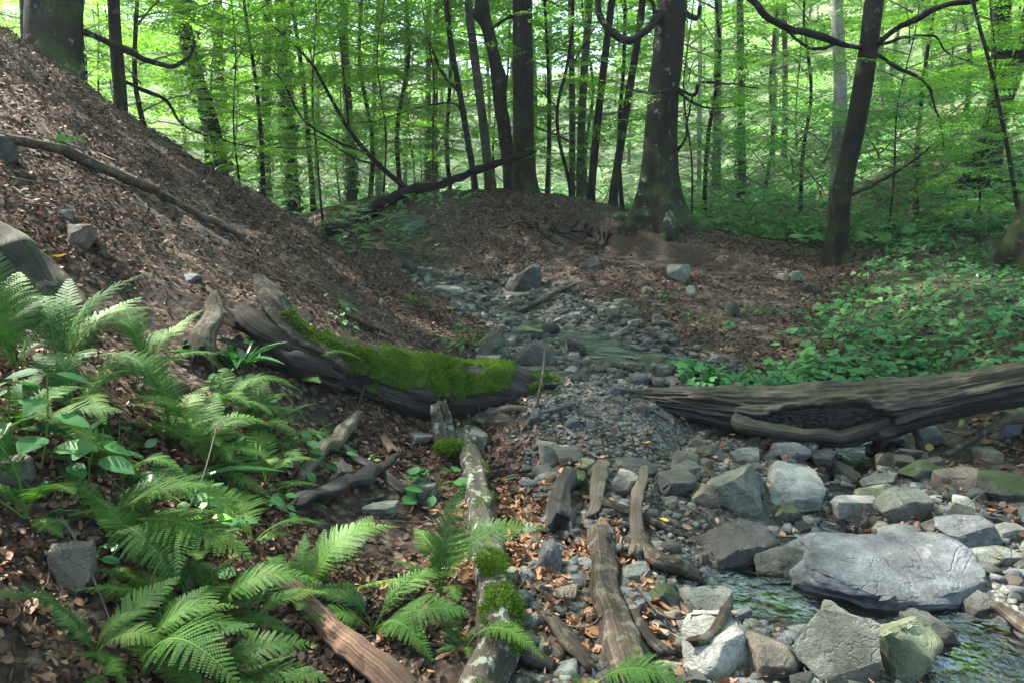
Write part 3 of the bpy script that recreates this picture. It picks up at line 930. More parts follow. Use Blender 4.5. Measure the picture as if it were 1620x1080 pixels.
def clear(x, y):
    d = np.hypot(x[:, None] - big_pts[None, :, 0], y[:, None] - big_pts[None, :, 1]) / big_r[None]
    return (d.min(1) > .95)
cobbles(95, lambda x, y: gravel_mask(x, y) * clear(x, y) * (1 - mud_zone(x, y)) * sstep(1.0, 1.3, x + .25 * (4.6 - y)), .07, .2, ['r_green', 'r_blue', 'r_dark', 'r_tan', 'r_green'],
        'loose grey cobble in the near stream bed', 'cobbles of the near stream bed', g1, .5, 3.4, 1.9, 5.0)
cobbles(40, lambda x, y: (polydist(x, y, NEAR)[0] < .42) * clear(x, y) * 1.0, .05, .2, ['r_dark', 'r_wet', 'r_green', 'r_wet'],
        'dark wet stone lying in the near stream water', 'wet stones in the near stream', g1, .6, 3.0, 1.9, 5.0, big=1.6)
cobbles(60, lambda x, y: gravel_mask(x, y) * clear(x, y) * (1 - sstep(.9, 1.4, x)) * .8, .05, .12, ['r_green', 'r_blue', 'r_tan'],
        'small cobble among the leaves and gravel of the dam', 'cobbles on the gravel dam', g1, -.9, 1.8, 2.2, 5.2)
cobbles(45, lambda x, y: gravel_mask(x, y) * clear(x, y), .10, .32, ['r_dark', 'r_wet', 'r_dark', 'r_moss'],
        'dim grey stone of the upstream bed', 'stones of the upstream bed', g1, -3.2, 2.6, 5.9, 13.5, big=2.6)
del g1

# gravel: nobody could count it
def gravel():
    g = np.random.default_rng(21)
    base, Fc = ico(1)
    mbs = {m: MB() for m in ('r_green', 'r_blue', 'r_dark')}
    libs = [rock_shape(500 + i, 1, 5) for i in range(8)]
    P1 = sample_area(12000, lambda x, y: gravel_mask(x, y) * clear(x, y) * (.35 + .65 * (fb2(x, y, 2.2, 2, 3) > -.1)), -.6, 3.3, 1.8, 5.4, g)
    P2 = sample_area(4200, lambda x, y: gravel_mask(x, y) * clear(x, y), -3.4, 2.6, 5.4, 14, g)
    for P, lo, hi in ((P1, .008, .085), (P2, .02, .13)):
        n = len(P)
        s = lo * (hi / lo) ** (g.uniform(size=n) ** 1.7)
        if hi < .1: s = np.where(fine_zone(P[:, 0], P[:, 1]) > .5, np.clip(s * .55, .006, .04), s)
        z = h(P[:, 0], P[:, 1])
        ang = g.uniform(0, 6.28, n)
        Rm = np.zeros((n, 3, 3)); Rm[:, 0, 0] = np.cos(ang); Rm[:, 0, 1] = -np.sin(ang); Rm[:, 1, 0] = np.sin(ang); Rm[:, 1, 1] = np.cos(ang); Rm[:, 2, 2] = 1
        tilt = frames(g.normal(size=(n, 3)) * [1, 1, .25], np.tile([0, 0, 1.0], (n, 1)))
        S = s[:, None] * g.uniform(.6, 1.2, (n, 3)) / 2; S[:, 2] *= .7
        which = g.integers(0, 8, n); mm = g.integers(0, 3, n) if hi < .1 else np.where(g.uniform(size=n) < .75, 2, 0)
        for li in range(8):
            for mi, mt in enumerate(mbs):
                k = (which == li) & (mm == mi)
                if not k.any(): continue
                V, Fs, _ = scatter(libs[li][0], [libs[li][1]], np.stack([P[k, 0], P[k, 1], z[k] + S[k, 2] * .5], -1), tilt[k], S[k], np.zeros(k.sum()))
                mbs[mt].add(V, Fs)
    for (mt, mb_), lb in zip(mbs.items(), ('fine grey-green gravel of the stream bed', 'fine blue-grey gravel of the stream bed', 'fine dark gravel of the stream bed')):
        o = mb_.build('gravel', M[mt], smooth=False)
        tag(o, lb, kind='stuff')
gravel()

# ------------------------------------------------------------------ leaf litter
def litter():
    g = np.random.default_rng(31)
    def put(P, size, name, mat, label, lift=.012, tilt=.35, bias=0.0):
        n = len(P)
        N = nrm(P[:, 0], P[:, 1])
        N = N + g.normal(size=(n, 3)) * tilt
        N /= np.linalg.norm(N, axis=1, keepdims=True)
        d = g.normal(size=(n, 3)); d -= (d * N).sum(1, keepdims=True) * N
        Rm = frames(d, N)
        z = h(P[:, 0], P[:, 1])
        S = size * (.45 + .85 * g.uniform(0, 1, n) ** 1.4)
        S3 = np.stack([S * g.uniform(.5, 1.35, n), S, S * g.uniform(-1.5, 3.0, n)], -1)
        C = np.stack([P[:, 0], P[:, 1], z + g.uniform(.004, lift * 2, n)], -1) - Rm[:, :, 1] * S[:, None] * .5
        r = np.clip(g.uniform(0, 1, n) + bias, 0, 1)
        V, Fs, rr = scatter(DRY, DRY_F, C, Rm, S3, r)
        mb_ = MB(); mb_.add(V, Fs, rr)
        tag(mb_.build(name, M[mat], smooth=False), label, kind='stuff')
    patch = lambda x, y: np.clip(.55 + .9 * fb2(x, y, 1.4, 3, 12.0), .08, 1)
    slope = lambda x, y: (spur_z(x, y) > floor_z(x, y) - .05) * (h0(x, y) < 4.5) * patch(x, y)
    put(sample_area(42000, lambda x, y: slope(x, y) * (x < -.3) * (1 - .85 * sstep(4.2, 5.6, y + .5 * fb2(x, y, .8, 2, 1.0))), -6.5, -.3, 1.1, 9.6, g)[:27000], .042, 'leaf_litter', 'dry', 'dry reddish beech leaves covering the lower left slope', .010, .5)
    put(sample_area(28000, lambda x, y: slope(x, y) * (x < -.3) * sstep(3.8, 5.4, y), -6.5, -.3, 3.6, 9.8, g), .040, 'leaf_litter', 'dry_dark', 'dark beech leaves and crumbs on the upper left slope', .012, .4)
    def mnd(x, y):
        d, s, p = polydist(x, y, CREST)
        scarp = np.exp(-((d - 1.15) / .75) ** 2) * (s < 0) * sstep(4.5, 5.5, p) * (1 - sstep(8.5, 9.3, p))
        return (1 - gravel_mask(x, y)) * (y > 5) * (1 - .9 * scarp) * np.clip(.45 + .8 * fb2(x, y, 1.2, 3, 2.0), .1, 1) * (x > -.9) * (1 - .75 * bramble_mask(x, y))
    put(sample_area(23000, mnd, -3.5, 6.5, 5.2, 15.6, g), .055, 'leaf_litter', 'dry_dark', 'dark brown leaves on the mound and far bank', .012, .35)
    put(sample_area(9000, lambda x, y: np.clip(.3 + fb2(x, y, .6, 2, 5.0), 0, 1) * (x > 6.5 + .0 * y), 6.5, 22, 12, 30, g), .11, 'leaf_litter', 'dry', 'brown leaves lying on the right hillside', .012, .4)
    put(sample_area(16000, lambda x, y: patch(x, y) * clear(x, y), -2.4, 1.0, 1.1, 4.6, g), .020, 'leaf_litter', 'dry_dark', 'crumbled leaf fragments on the near ground', .006, .6)
    put(sample_area(5000, lambda x, y: slope(x, y), -2.4, -.5, 1.1, 3.2, g), .040, 'leaf_litter', 'dry', 'curled leaves on the near left ground', .012, .7)
    put(sample_area(900, lambda x, y: gravel_mask(x, y) * patch(x, y), -.2, 3.2, 1.9, 5.4, g), .045, 'leaf_litter', 'dry', 'odd brown and orange leaves lying on the gravel and stones', .03, .5, .2)
    heap = lambda x, y: np.maximum(np.exp(-(np.hypot(x - .12, (y - 3.3) * .55) / .42) ** 4), .9 * np.exp(-(np.hypot(x - .35, (y - 2.6) * .7) / .35) ** 4)) * .8 + .05 * (x < .6)
    put(sample_area(3000, heap, -.6, 1.2, 2.0, 4.6, g), .058, 'leaf_litter', 'dry', 'orange-brown leaves heaped between the two foreground logs', .014, .5, .25)
    put(sample_area(2600, lambda x, y: (1 - .6 * gravel_mask(x, y)) * clear(x, y) * patch(x, y) * .9 * (y < 5), 1.6, 4.2, 3.4, 5.4, g), .055, 'leaf_litter', 'dry', 'brown leaves scattered under the hollow log', .012, .4)
    put(sample_area(3200, lambda x, y: patch(x, y), -1.4, .1, 1.8, 5.0, g), .05, 'leaf_litter', 'dry_dark', 'dark leaves between ferns and cobbles', .012, .4)
litter()
# ------------------------------------------------------------------ dead wood
def px_path(pts):
    """pts: (u, v, Y or None, lift) -> world points; None means lying on the ground"""
    out = []
    for p in pts:
        u, v, Y = p[:3]
        if Y is None:
            q = ground(u, v); q = q + np.array([0, 0, p[3] if len(p) > 3 else 0.0])
        else:
            q = at(u, v, Y)
        out.append(q)
    return np.array(out)

def log(name, label, cat, pts, rpx, mat, nr=60, ns=20, amp=.12, freq=14, stretch=.12, flat=None, mask=None, group=None, parent=None, disp=None, seed=0.0, raise_=0.6, moss=None, jag=.9, wig=.55):
    P = px_path(pts)
    dist = np.linalg.norm(P - np.array([0, 0, CAMZ]), axis=1)
    rad = np.array(rpx) * dist / F
    P = P.copy()
    for i, p in enumerate(pts):
        if p[2] is None: P[i, 2] += rad[i] * raise_
    if disp is None:
        gk = np.random.default_rng(int(seed * 13) + 1)
        kn = [(gk.uniform(.1, .9), gk.uniform(-.5, 2.6), gk.uniform(.35, .7) * rad.mean(), gk.uniform(-.35, .55) * rad.mean()) for _ in range(5)]
        Ltot = np.linalg.norm(np.diff(P, axis=0), axis=1).sum()
        def disp(s, t):
            o = 0
            for (a_, b_, w_, h_) in kn:
                dt = np.angle(np.exp(1j * (t - b_)))
                o = o + h_ * np.exp(-(((s - a_) * Ltot / w_) ** 2 + (dt * rad.mean() / w_) ** 2))
            q_ = np.stack([np.cos(t) * 3 + seed, np.sin(t) * 3, s * Ltot / rad.mean() * .35], -1)
            return o + rad.mean() * .09 * fbm(q_, 3)
    V, Fs, s2, t2 = tube(P, rad, nr, ns, amp, freq, stretch, disp, flat, seed=seed, wig=rad.mean() * wig)
    if jag and nr >= 12:
        G_ = V[:nr * ns].reshape(nr, ns, 3)
        gj = np.random.default_rng(int(seed * 7) + 3)
        for end in (0, 1):
            ax = (P[0] - P[1]) if end == 0 else (P[-1] - P[-2]); ax = ax / np.linalg.norm(ax)
            R0 = rad[0] if end == 0 else rad[-1]
            amt = R0 * jag * np.repeat(gj.normal(size=(ns + 1) // 2), 2)[:ns]
            kk = max(3, nr // 8)
            for q_ in range(kk):
                w_ = (1 - q_ / kk) ** 1.5
                G_[q_ if end == 0 else nr - 1 - q_] += ax * (amt * w_)[:, None]
        V[:nr * ns] = G_.reshape(-1, 3)
    mb_ = MB()
    n = len(V)
    rr = np.zeros(n); rr[:nr * ns] = (.5 + .5 * np.cos(t2.ravel())) * .8 + (.5 + .5 * np.sin(t2.ravel())) * .35 + .01 * seed
    mk = np.zeros(n); mk[:nr * ns] = 0.0 if mask is None else mask(s2, t2).ravel()
    mb_.add(V, Fs, rr, mk)
    o_ = P.mean(0)
    ob = mb_.build(name, M[mat], parent, origin=o_ if parent is None else None)
    if parent is None: ob.location = tuple(o_)
    if label: tag(ob, label, cat, group)
    return ob, V, s2, t2, P, rad

def moss_tuft(V, Nn, n, g, size=.014, name='moss', parent=None, origin=None, weights=None):
    """thousands of short blades standing on given surface points"""
    k = g.choice(len(V), n, p=weights)
    P = V[k] + g.normal(size=(n, 3)) * .008
    N = Nn[k] + g.normal(size=(n, 3)) * .55; N /= np.linalg.norm(N, axis=1, keepdims=True)
    T = np.array([[-.28, 0, 0], [.28, 0, 0], [.1, .8, .0], [-.1, 1.0, .1]])
    Rm = frames(N, g.normal(size=(n, 3)))
    Vt, Fs, rr = scatter(T, [np.array([[0, 1, 2, 3]])], P, Rm, size * g.uniform(.5, 1.4, n), g.uniform(0, 1, n))
    m = MB(); m.add(Vt, Fs, rr)
    o = m.build(name, M['moss'], parent, smooth=False, origin=origin)
    o['kind'] = 'stuff'
    return o

def tube_normals(V, nr, ns, C=None):
    G = V[:nr * ns].reshape(nr, ns, 3)
    c = G.mean(1, keepdims=True)
    N = G - c; N /= np.linalg.norm(N, axis=2, keepdims=True) + 1e-9
    return G.reshape(-1, 3), N.reshape(-1, 3)

gm = np.random.default_rng(77)
# --- the mossy log
root = thing('mossy_fallen_log', 'thick rotting log under bright green moss, spanning from the left slope to the gravel', 'fallen log', at(640, 590, 5.1))
O = np.array(root.location)
def rel(ob):
    ob.location = tuple(-O); return ob
nr_, ns_ = 150, 56
def dsp(s, t):
    q = np.stack([np.cos(t) * 1.6, np.sin(t) * 1.6, s * 9], -1)
    return .02 * fbm(q, 4) - .035 * (vnoise(np.stack([np.cos(t) * 4, np.sin(t) * 4, s * 5 + 7], -1)) > .35) * (np.sin(t) < .2)
ob, V, s2, t2, P, rad = log('trunk', None, None, [(425, 550, 4.75), (500, 570, 4.85), (560, 584, 4.92), (640, 604, 5.0), (720, 616, 5.08), (800, 622, 5.15), (862, 624, 5.2)],
    [38, 44, 46, 45, 42, 37, 26], 'log_dark', nr_, ns_, .04, 14, .12, disp=dsp, parent=root, mask=lambda s, t: .0 * s, wig=.25)
rel(ob)
G, N = tube_normals(V, nr_, ns_)
ss = s2.ravel()
w = sstep(-.45, .55, N[:, 2] + .5 * fbm(G * 4.5, 3)) * sstep(.10, .34, ss + .08 * vnoise(G * 6)) * (1 - .92 * sstep(.80, .86, ss + .03 * vnoise(G * 9)) * (1 - sstep(.93, .95, ss)))
w = w * (1 - .97 * (sstep(.10, .2, ss) * (1 - sstep(.36, .42, ss)) * (N[:, 2] > .86)))   # bare strip of litter on top near the root end
w = np.where(vnoise(G * 7 + 5) < -.5, w * .15, w)
# an undulating cushion under the blades
cush = MB()
sel = (w > .22).astype(float)
up_ = G + N * (sel * (.006 + .012 * (fbm(G * 12, 3) * .5 + .5)) - .02 * (1 - sel))[:, None]
i, j = np.meshgrid(np.arange(nr_ - 1), np.arange(ns_), indexing='ij'); j2 = (j + 1) % ns_
q = np.stack([i * ns_ + j, i * ns_ + j2, (i + 1) * ns_ + j2, (i + 1) * ns_ + j], -1).reshape(-1, 4)
q = q[(sel[q].sum(1) >= 3)]
cush.add(up_, [q], .25 + .2 * fbm(G * 20, 2))
rel(cush.build('moss_cushion', M['moss'], root))
rel(moss_tuft(up_, N, 52000, gm, .0095, 'moss', root, None, w / w.sum()))
# root plate shards at the left end
for pts, rr_, fl, sd in (([(530, 560, 4.85), (470, 520, 4.8), (428, 475, 4.85), (409, 436, 4.9)], [40, 36, 24, 6], .55, 1.0),
                          ([(510, 575, 4.8), (450, 540, 4.7), (410, 505, 4.72), (384, 490, 4.8)], [34, 34, 26, 12], .6, 2.0),
                          ([(520, 590, 4.75), (470, 575, 4.65), (438, 560, 4.62), (405, 530, 4.65)], [30, 26, 20, 10], .7, 3.0)):
    ob, V, *_ = log('root_stub', None, None, pts, rr_, 'log_brown' if sd == 1 else 'log_dark', 60, 26, .22, 16, .1, flat=fl, parent=root, seed=sd, mask=lambda s, t: 0 * s)
    rel(ob)
    if sd == 1:
        G, N = tube_normals(V, 60, 26)
        w = (N[:, 2] > .2) * (np.repeat(np.linspace(0, 1, 60), 26) < .5) * 1.0 + 1e-9
        rel(moss_tuft(G, N, 5000, gm, .014, 'root_moss', root, None, w / w.sum()))

# --- hollow log at right
root = thing('hollow_log', 'large dead log with an oval hollow of swirling grain lying across the stream at right', 'fallen log', at(1300, 650, 4.75))
O = np.array(root.location)
nr_, ns_ = 400, 150
S0, T0 = .405, None
def hollow(s, t):
    # t=0 is +A side (towards the camera), see frame: A = T x Z
    a = (s - .485) / .135
    b_ = (np.angle(np.exp(1j * (t - HC)))) / (.80 + .12 * a)
    e = np.sqrt(a * a + b_ * b_)
    wob = .10 * fbm(np.stack([a * 2, b_ * 2, 0 * a + 4], -1), 3) + .05 * fbm(np.stack([a * 7, b_ * 7, 0 * a + 9], -1), 3)
    e = e + wob
    inside = 1 - sstep(.84, .97, e)
    rim = np.exp(-((e - 1.08) / .13) ** 2)
    a2 = a - .28
    e2 = np.sqrt(a2 * a2 * 1.3 + b_ * b_) + wob * 1.3
    ridg = np.abs(((e2 * 6.5) % 1.0) - .5) * 2
    ridg = .030 * (ridg - .5) * sstep(.05, .2, e2)
    depth_ = .075 + .035 * (1 - e)
    out = -inside * (depth_ - ridg) + .026 * rim
    q = np.stack([np.cos(t) * 5, np.sin(t) * 5, s * 8], -1)
    out = out + .016 * fbm(q, 4) * (1 - inside) + .012 * fbm(q * np.array([1.8, 1.8, 2.5]), 3)
    out = out - .03 * sstep(.1, .4, np.sin(s * 7 + 2) * vnoise(q * .6)) * (1 - inside) * (1 - rim)
    return out
HC = math.radians(-12)
ob, V, s2, t2, P, rad = log('trunk', None, None, [(945, 624, 5.2), (1030, 630, 5.12), (1110, 640, 5.0), (1210, 652, 4.9), (1310, 650, 4.8), (1400, 645, 4.72), (1500, 628, 4.62), (1620, 604, 4.5), (1760, 575, 4.4)],
    [9, 14, 25, 38, 43, 40, 30, 27, 26], 'log_right', nr_, ns_, .03, 18, .1, disp=hollow, parent=root, mask=lambda s, t: .75 * (np.sin(t) > .3), wig=0)
ob.location = tuple(-O)
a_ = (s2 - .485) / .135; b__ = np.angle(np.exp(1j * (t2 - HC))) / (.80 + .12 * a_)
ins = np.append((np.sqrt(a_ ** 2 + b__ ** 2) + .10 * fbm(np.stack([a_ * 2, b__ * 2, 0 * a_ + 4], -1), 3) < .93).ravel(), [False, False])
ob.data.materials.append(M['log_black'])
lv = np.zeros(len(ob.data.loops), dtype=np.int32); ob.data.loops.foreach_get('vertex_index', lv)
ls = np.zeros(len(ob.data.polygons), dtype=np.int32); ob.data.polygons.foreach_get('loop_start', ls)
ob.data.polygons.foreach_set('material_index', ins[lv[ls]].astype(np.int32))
for pts, rr_ in (([(1165, 662, 4.75), (1180, 672, 4.62), (1240, 683, 4.62), (1320, 690, 4.6), (1385, 676, 4.6), (1440, 655, 4.65)], [9, 11, 10, 9, 10, 12]),
                 ([(1400, 668, 4.7), (1392, 692, 4.72), (1380, 715, 4.78)], [13, 9, 5])):
    ob, *_ = log('lip', None, None, pts, rr_, 'log_right', 60, 16, .16, 22, .12, parent=root, mask=lambda s, t: .7 * (np.sin(t) > 0), seed=4)
    ob.location = tuple(-O)

def simple_log(*a, **k): return log(*a, **k)[0]

# --- logs of the foreground
L = simple_log
ob = L('lichened_log', 'long log with lichen and moss cushions running to the bottom edge', 'fallen log',
  [(735, 700, None), (752, 765, None), (762, 830, None), (768, 900, None), (772, 980, None), (770, 1060, None), (768, 1180, None)], [15, 18, 21, 24, 27, 30, 34], 'log_grey', 130, 28, .16, 16, .14, seed=5)
V = np.array([v.co[:] for v in ob.data.vertices]); V = V[:130 * 28]; G, N = tube_normals(V, 130, 28)
Gw = G + np.array(ob.location)
t_ = np.repeat(np.linspace(0, 1, 130), 28)
w = (N[:, 2] > .1) * ((t_ > .52) & (t_ < .84)) * sstep(.0, .25, fbm(Gw * 8, 3) + .05) * 1.0 + (N[:, 2] > .2) * (fbm(Gw * 7 + 3, 2) > .55) * .2 + 1e-9
w = w * (N @ np.array([.6, -.3, .7]) > .2) + 1e-9
mo = moss_tuft(G, N, 14000, gm, .009, 'moss', ob, None, w / w.sum())
# stump stub
root = thing('mossy_stub', 'broken upright stub with split wood and moss at its foot, below the mossy log', 'stump', ground(705, 700))
O = np.array(root.location)
for pts, rr_ in (([(706, 712, 4.55), (696, 672, 4.6), (690, 638, 4.62)], [18, 14, 9]), ([(712, 708, 4.5), (714, 675, 4.55), (702, 634, 4.58)], [9, 6, 4])):
    ob, V, *_ = log('split_wood', None, None, pts, rr_, 'log_grey', 30, 18, .3, 16, .1, parent=root, seed=6); ob.location = tuple(-O)
P0 = at(712, 706, 4.42); gg = gm.normal(size=(900, 3)); gg /= np.linalg.norm(gg, axis=1, keepdims=True)
Gm = P0 + gg * np.array([.085, .06, .035]) * (1 + .2 * vnoise(gg * 3))[:, None]
ob = moss_tuft(Gm, gg, 6000, gm, .011, 'moss', root); ob.location = tuple(-O)

L('rotten_log', 'brown barkless log with pale worn patches beside the orange leaves at bottom centre', 'fallen log',
  [(948, 858, None), (958, 900, None), (966, 960, None), (985, 1030, None), (1010, 1120, None)], [19, 20, 25, 27, 32], 'log_brown', 90, 26, .2, 16, .12, seed=7)
L('reddish_log', 'reddish weathered log end among ferns at lower left', 'fallen log',
  [(432, 946, None, .06), (480, 975, None, .05), (540, 1022, None, .04), (600, 1075, None, .03), (650, 1120, None)], [13, 17, 20, 21, 22], 'log_pink', 80, 24, .2, 20, .1, seed=8)
L('charred_plank', 'black splintered plank between ferns and cobbles at left', 'dead wood',
  [(468, 815, None, .03), (530, 785, None, .03), (590, 757, None, .03), (628, 733, None, .05)], [17, 19, 13, 5], 'log_black', 50, 20, .25, 18, .1, flat=.5, seed=9)
L('dark_stick', 'straight dark stick crossing under the charred plank', 'stick',
  [(540, 722, None, .05), (590, 752, None, .03), (640, 785, None, .02), (672, 806, None)], [7, 8, 8, 6], 'log_black', 40, 10, .15, 14, .2, seed=10)
L('pale_log', 'pale dry log leaning through the leaves beside the black stone', 'dead wood',
  [(475, 768, None, .02), (510, 730, None, .03), (545, 697, None, .04), (568, 672, None, .06)], [8, 11, 11, 7], 'log_pale', 50, 16, .22, 16, .12, seed=11)
L('pale_board', 'short pinkish board among stones left of the mossy stub', 'dead wood',
  [(606, 698, None, .02), (622, 722, None, .02)], [8, 9], 'log_pink', 14, 12, .15, 14, .1, flat=.4, seed=12)
L('bent_root', 'curved root with a mossy end beside the pool', 'root',
  [(1010, 852, None, .02), (1025, 885, None, .02), (1050, 905, None, .03), (1085, 918, None, .02), (1112, 924, None, .01)], [9, 11, 12, 12, 9], 'log_brown', 50, 16, .14, 14, .15, seed=13)
L('split_stake', 'pale split stake standing in the wet gravel', 'dead wood',
  [(1003, 893, None, .03), (1003, 850, None, .05), (1008, 800, None, .08), (1018, 770, None, .10)], [11, 10, 9, 6], 'log_pale', 40, 14, .2, 16, .1, flat=.5, seed=14)
L('thin_root', 'thin dark root crossing behind the split stake', 'root',
  [(935, 800, None, .03), (985, 818, None, .03), (1040, 835, None, .02), (1082, 848, None)], [6, 7, 6, 4], 'log_brown', 36, 10, .1, 14, .2, seed=15)
L('charred_stump', 'charred black and brown stump piece in the orange leaves', 'stump',
  [(880, 850, None), (889, 815, None, .06), (898, 780, None, .10)], [20, 17, 12], 'log_black', 30, 20, .3, 14, .1, seed=16)
L('flaky_board', 'light flaking board leaning beside the charred stump', 'dead wood',
  [(933, 828, None, .02), (944, 790, None, .05), (955, 755, None, .07)], [10, 12, 10], 'log_pale', 30, 16, .22, 14, .1, flat=.4, seed=17)
L('curved_branch', 'bare curved branch between the lichened and the rotten log', 'branch',
  [(862, 992, None, .05), (885, 1012, None, .05), (905, 1040, None, .04), (935, 1075, None, .03)], [10, 11, 10, 9], 'log_brown', 40, 14, .12, 14, .15, seed=18)
L('dark_branch', 'dark arched branch with one moss tuft touching the lichened log', 'branch',
  [(800, 1010, None, .0), (820, 1040, None, .02), (845, 1058, None, .03), (872, 1062, None, .01)], [16, 17, 15, 10], 'log_dark', 40, 16, .14, 14, .15, seed=19)
L('upturned_twig', 'stub of branch pointing up in front of the rugged pale rock', 'branch',
  [(1092, 1050, None, .08), (1125, 1047, None, .10), (1145, 1030, None, .14), (1150, 1018, None, .17)], [7, 8, 7, 5], 'log_brown', 30, 12, .12, 14, .15, seed=20)
L('leaf_stick', 'straight brown stick lying on leaves toward the blue stone', 'stick',
  [(1160, 960, None, .03), (1200, 975, None, .03), (1240, 990, None, .02)], [7, 8, 6], 'log_brown', 30, 10, .1, 14, .15, seed=21)
L('leaning_stick', 'thin brown stick resting against the streaked boulder', 'stick',
  [(1113, 748, None, .02), (1140, 775, None, .03), (1165, 800, None, .05)], [6, 6, 4], 'log_brown', 24, 8, .1, 14, .15, seed=22)
L('long_branch', 'long bare branch lying over the stones at the right edge', 'branch',
  [(1498, 730, None, .04), (1545, 712, None, .07), (1590, 697, None, .09), (1660, 678, None, .10)], [4, 6, 7, 8], 'log_brown', 50, 10, .1, 14, .2, seed=23)
L('wet_stick', 'wet brown stick caught at the right bank of the rapids', 'stick',
  [(1575, 983, None, .06), (1600, 1000, None, .05), (1650, 1030, None, .03)], [6, 8, 8], 'log_brown', 24, 10, .15, 14, .15, seed=24)
L('root_stick', 'bent rotten stick below the bent root among leaves', 'stick',
  [(1000, 985, None, .04), (1020, 1015, None, .04), (1040, 1040, None, .03), (1065, 1047, None, .02)], [8, 9, 8, 6], 'log_brown', 30, 10, .15, 14, .15, seed=25)
L('dark_chip', 'thin black wood strip lying on the gravel dam', 'dead wood',
  [(866, 657, None, .02), (890, 653, None, .02), (912, 646, None, .03)], [3, 5, 3], 'log_black', 20, 8, .2, 14, .15, flat=.5, seed=26)
# broken wood under the mossy log
root = thing('broken_wood_block', 'broken brown block with a pale splintered top under the mossy log end', 'dead wood', ground(812, 690))
O = np.array(root.location)
for pts, rr_, mt, sd, nm in (([(768, 672, 4.9), (806, 672, 4.88), (842, 668, 4.9)], [17, 20, 14], 'log_brown', 27, 'block'), ([(770, 652, 4.9), (806, 648, 4.88), (846, 643, 4.9)], [5, 7, 5], 'log_pale', 28, 'splinter')):
    ob, *_ = log(nm, None, None, pts, rr_, mt, 26, 18, .22, 16, .08, parent=root, seed=sd); ob.location = tuple(-O)

# --- wood on the left slope
L('slope_branch', 'long dark branch lying down the left slope from the boulder at the edge', 'branch',
  [(-30, 225, None, .03), (30, 238, None, .03), (75, 247, None, .04), (150, 273, None, .04), (220, 302, None, .04), (290, 335, None, .03), (350, 362, None, .02), (395, 388, None, .0)], [7, 8, 7, 7, 6, 5, 5, 3], 'log_brown', 90, 12, .14, 12, .2, seed=29)
L('rotting_slab', 'broad mossy slab of rotting trunk at the left edge among ferns', 'fallen log',
  [(-60, 400, None, -.02), (-5, 425, None, -.03), (35, 455, None, -.04), (75, 492, None, -.05), (105, 515, None, -.1)], [44, 46, 44, 38, 22], 'log_dark', 60, 26, .10, 14, .1, flat=.7, seed=30, mask=lambda s, t: .55 + 0 * s)
L('bark_edge', 'dark bark strip lying along the mossy slab', 'dead wood',
  [(45, 405, None, .03), (80, 440, None, .03), (105, 470, None, .03), (150, 505, None, .01)], [7, 9, 10, 6], 'log_brown', 40, 14, .25, 14, .1, seed=31)
L('grey_snag', 'grey splintered snag standing in the leaves left of the strap-leaved fern', 'stump',
  [(318, 572, None, -.02), (325, 545, None, .07), (340, 512, None, .17)], [20, 15, 5], 'log_brown', 40, 20, .25, 14, .1, flat=.6, seed=32)
for pts, lb in (([(330, 460, None, .01), (345, 485, None, .02), (362, 515, None, .03)], 'short pale stick pointing down the left slope'),
                ([(148, 385, None, .02), (160, 402, None, .03), (172, 418, None, .02)], 'reddish stick at the foot of the slope boulder'),
                ([(540, 500, None, .02), (575, 520, None, .03), (622, 536, None, .02)], 'dark stick on the lower end of the leaf slope'),
                ([(820, 500, None, .05), (860, 487, None, .10), (912, 470, None, .16)], 'long thin stick leaning on the foot of the far bank'),
                ([(560, 355, None, .02), (590, 362, None, .03), (640, 392, None, .03)], 'bare stick on the slope behind the left spur')):
    L('stick', lb, 'stick', pts, [4, 5, 3], 'log_brown', 20, 8, .12, 12, .2)

# fallen pole over the mound
L('fallen_pole', 'long fallen pole resting across the left end of the mound up to the big trunk', 'fallen log',
  [(525, 386, None, .10), (560, 370, None, .12), (608, 342, None, .12), (655, 316, None, .08), (695, 293, 14.7), (760, 268, 14.6), (842, 240, 14.4)], [10, 10, 11, 9, 6, 6, 4], 'bark_dark', 80, 14, .08, 10, .2, seed=33, wig=.15, raise_=.9)

def twig(name, label, cat, pts, r0, r1, mat='bark_dark', parent=None, n=30, ns=6, group=None):
    P = px_path(pts)
    V, Fs, _, _ = tube(P, np.linspace(r0, r1, len(P)), n, ns, .08, 20, .2)
    m = MB(); m.add(V, Fs)
    O_ = P[0]
    ob = m.build(name, M[mat], parent, origin=O_)
    ob.location = tuple(O_ if parent is None else O_ - np.array(parent.matrix_world.translation) if False else O_)
    if label: tag(ob, label, cat, group)
    return ob
th = thing('fallen_sapling', 'bare dark sapling with forking stems leaning left above the fallen pole', 'branch', at(655, 308, 14.6))
bpy.context.view_layer.update()
O = np.array(th.location)
for pts, r0, r1 in (([(655, 308, 14.6), (600, 262, 14.4), (555, 210, 14.2), (515, 140, 14.0), (488, 95, 13.9), (430, 40, 13.7)], .06, .012),
                    ([(583, 245, 14.35), (535, 225, 14.1), (480, 190, 13.9), (440, 120, 13.7), (380, 85, 13.5)], .03, .008),
                    ([(600, 262, 14.4), (560, 250, 14.3), (500, 215, 14.1), (440, 200, 14)], .022, .006),
                    ([(552, 205, 14.2), (545, 130, 14.1), (535, 40, 14.0)], .022, .006)):
    ob = twig('stem', None, None, pts, r0, r1, parent=th)
    ob.location = tuple(np.array(ob.location) - O)

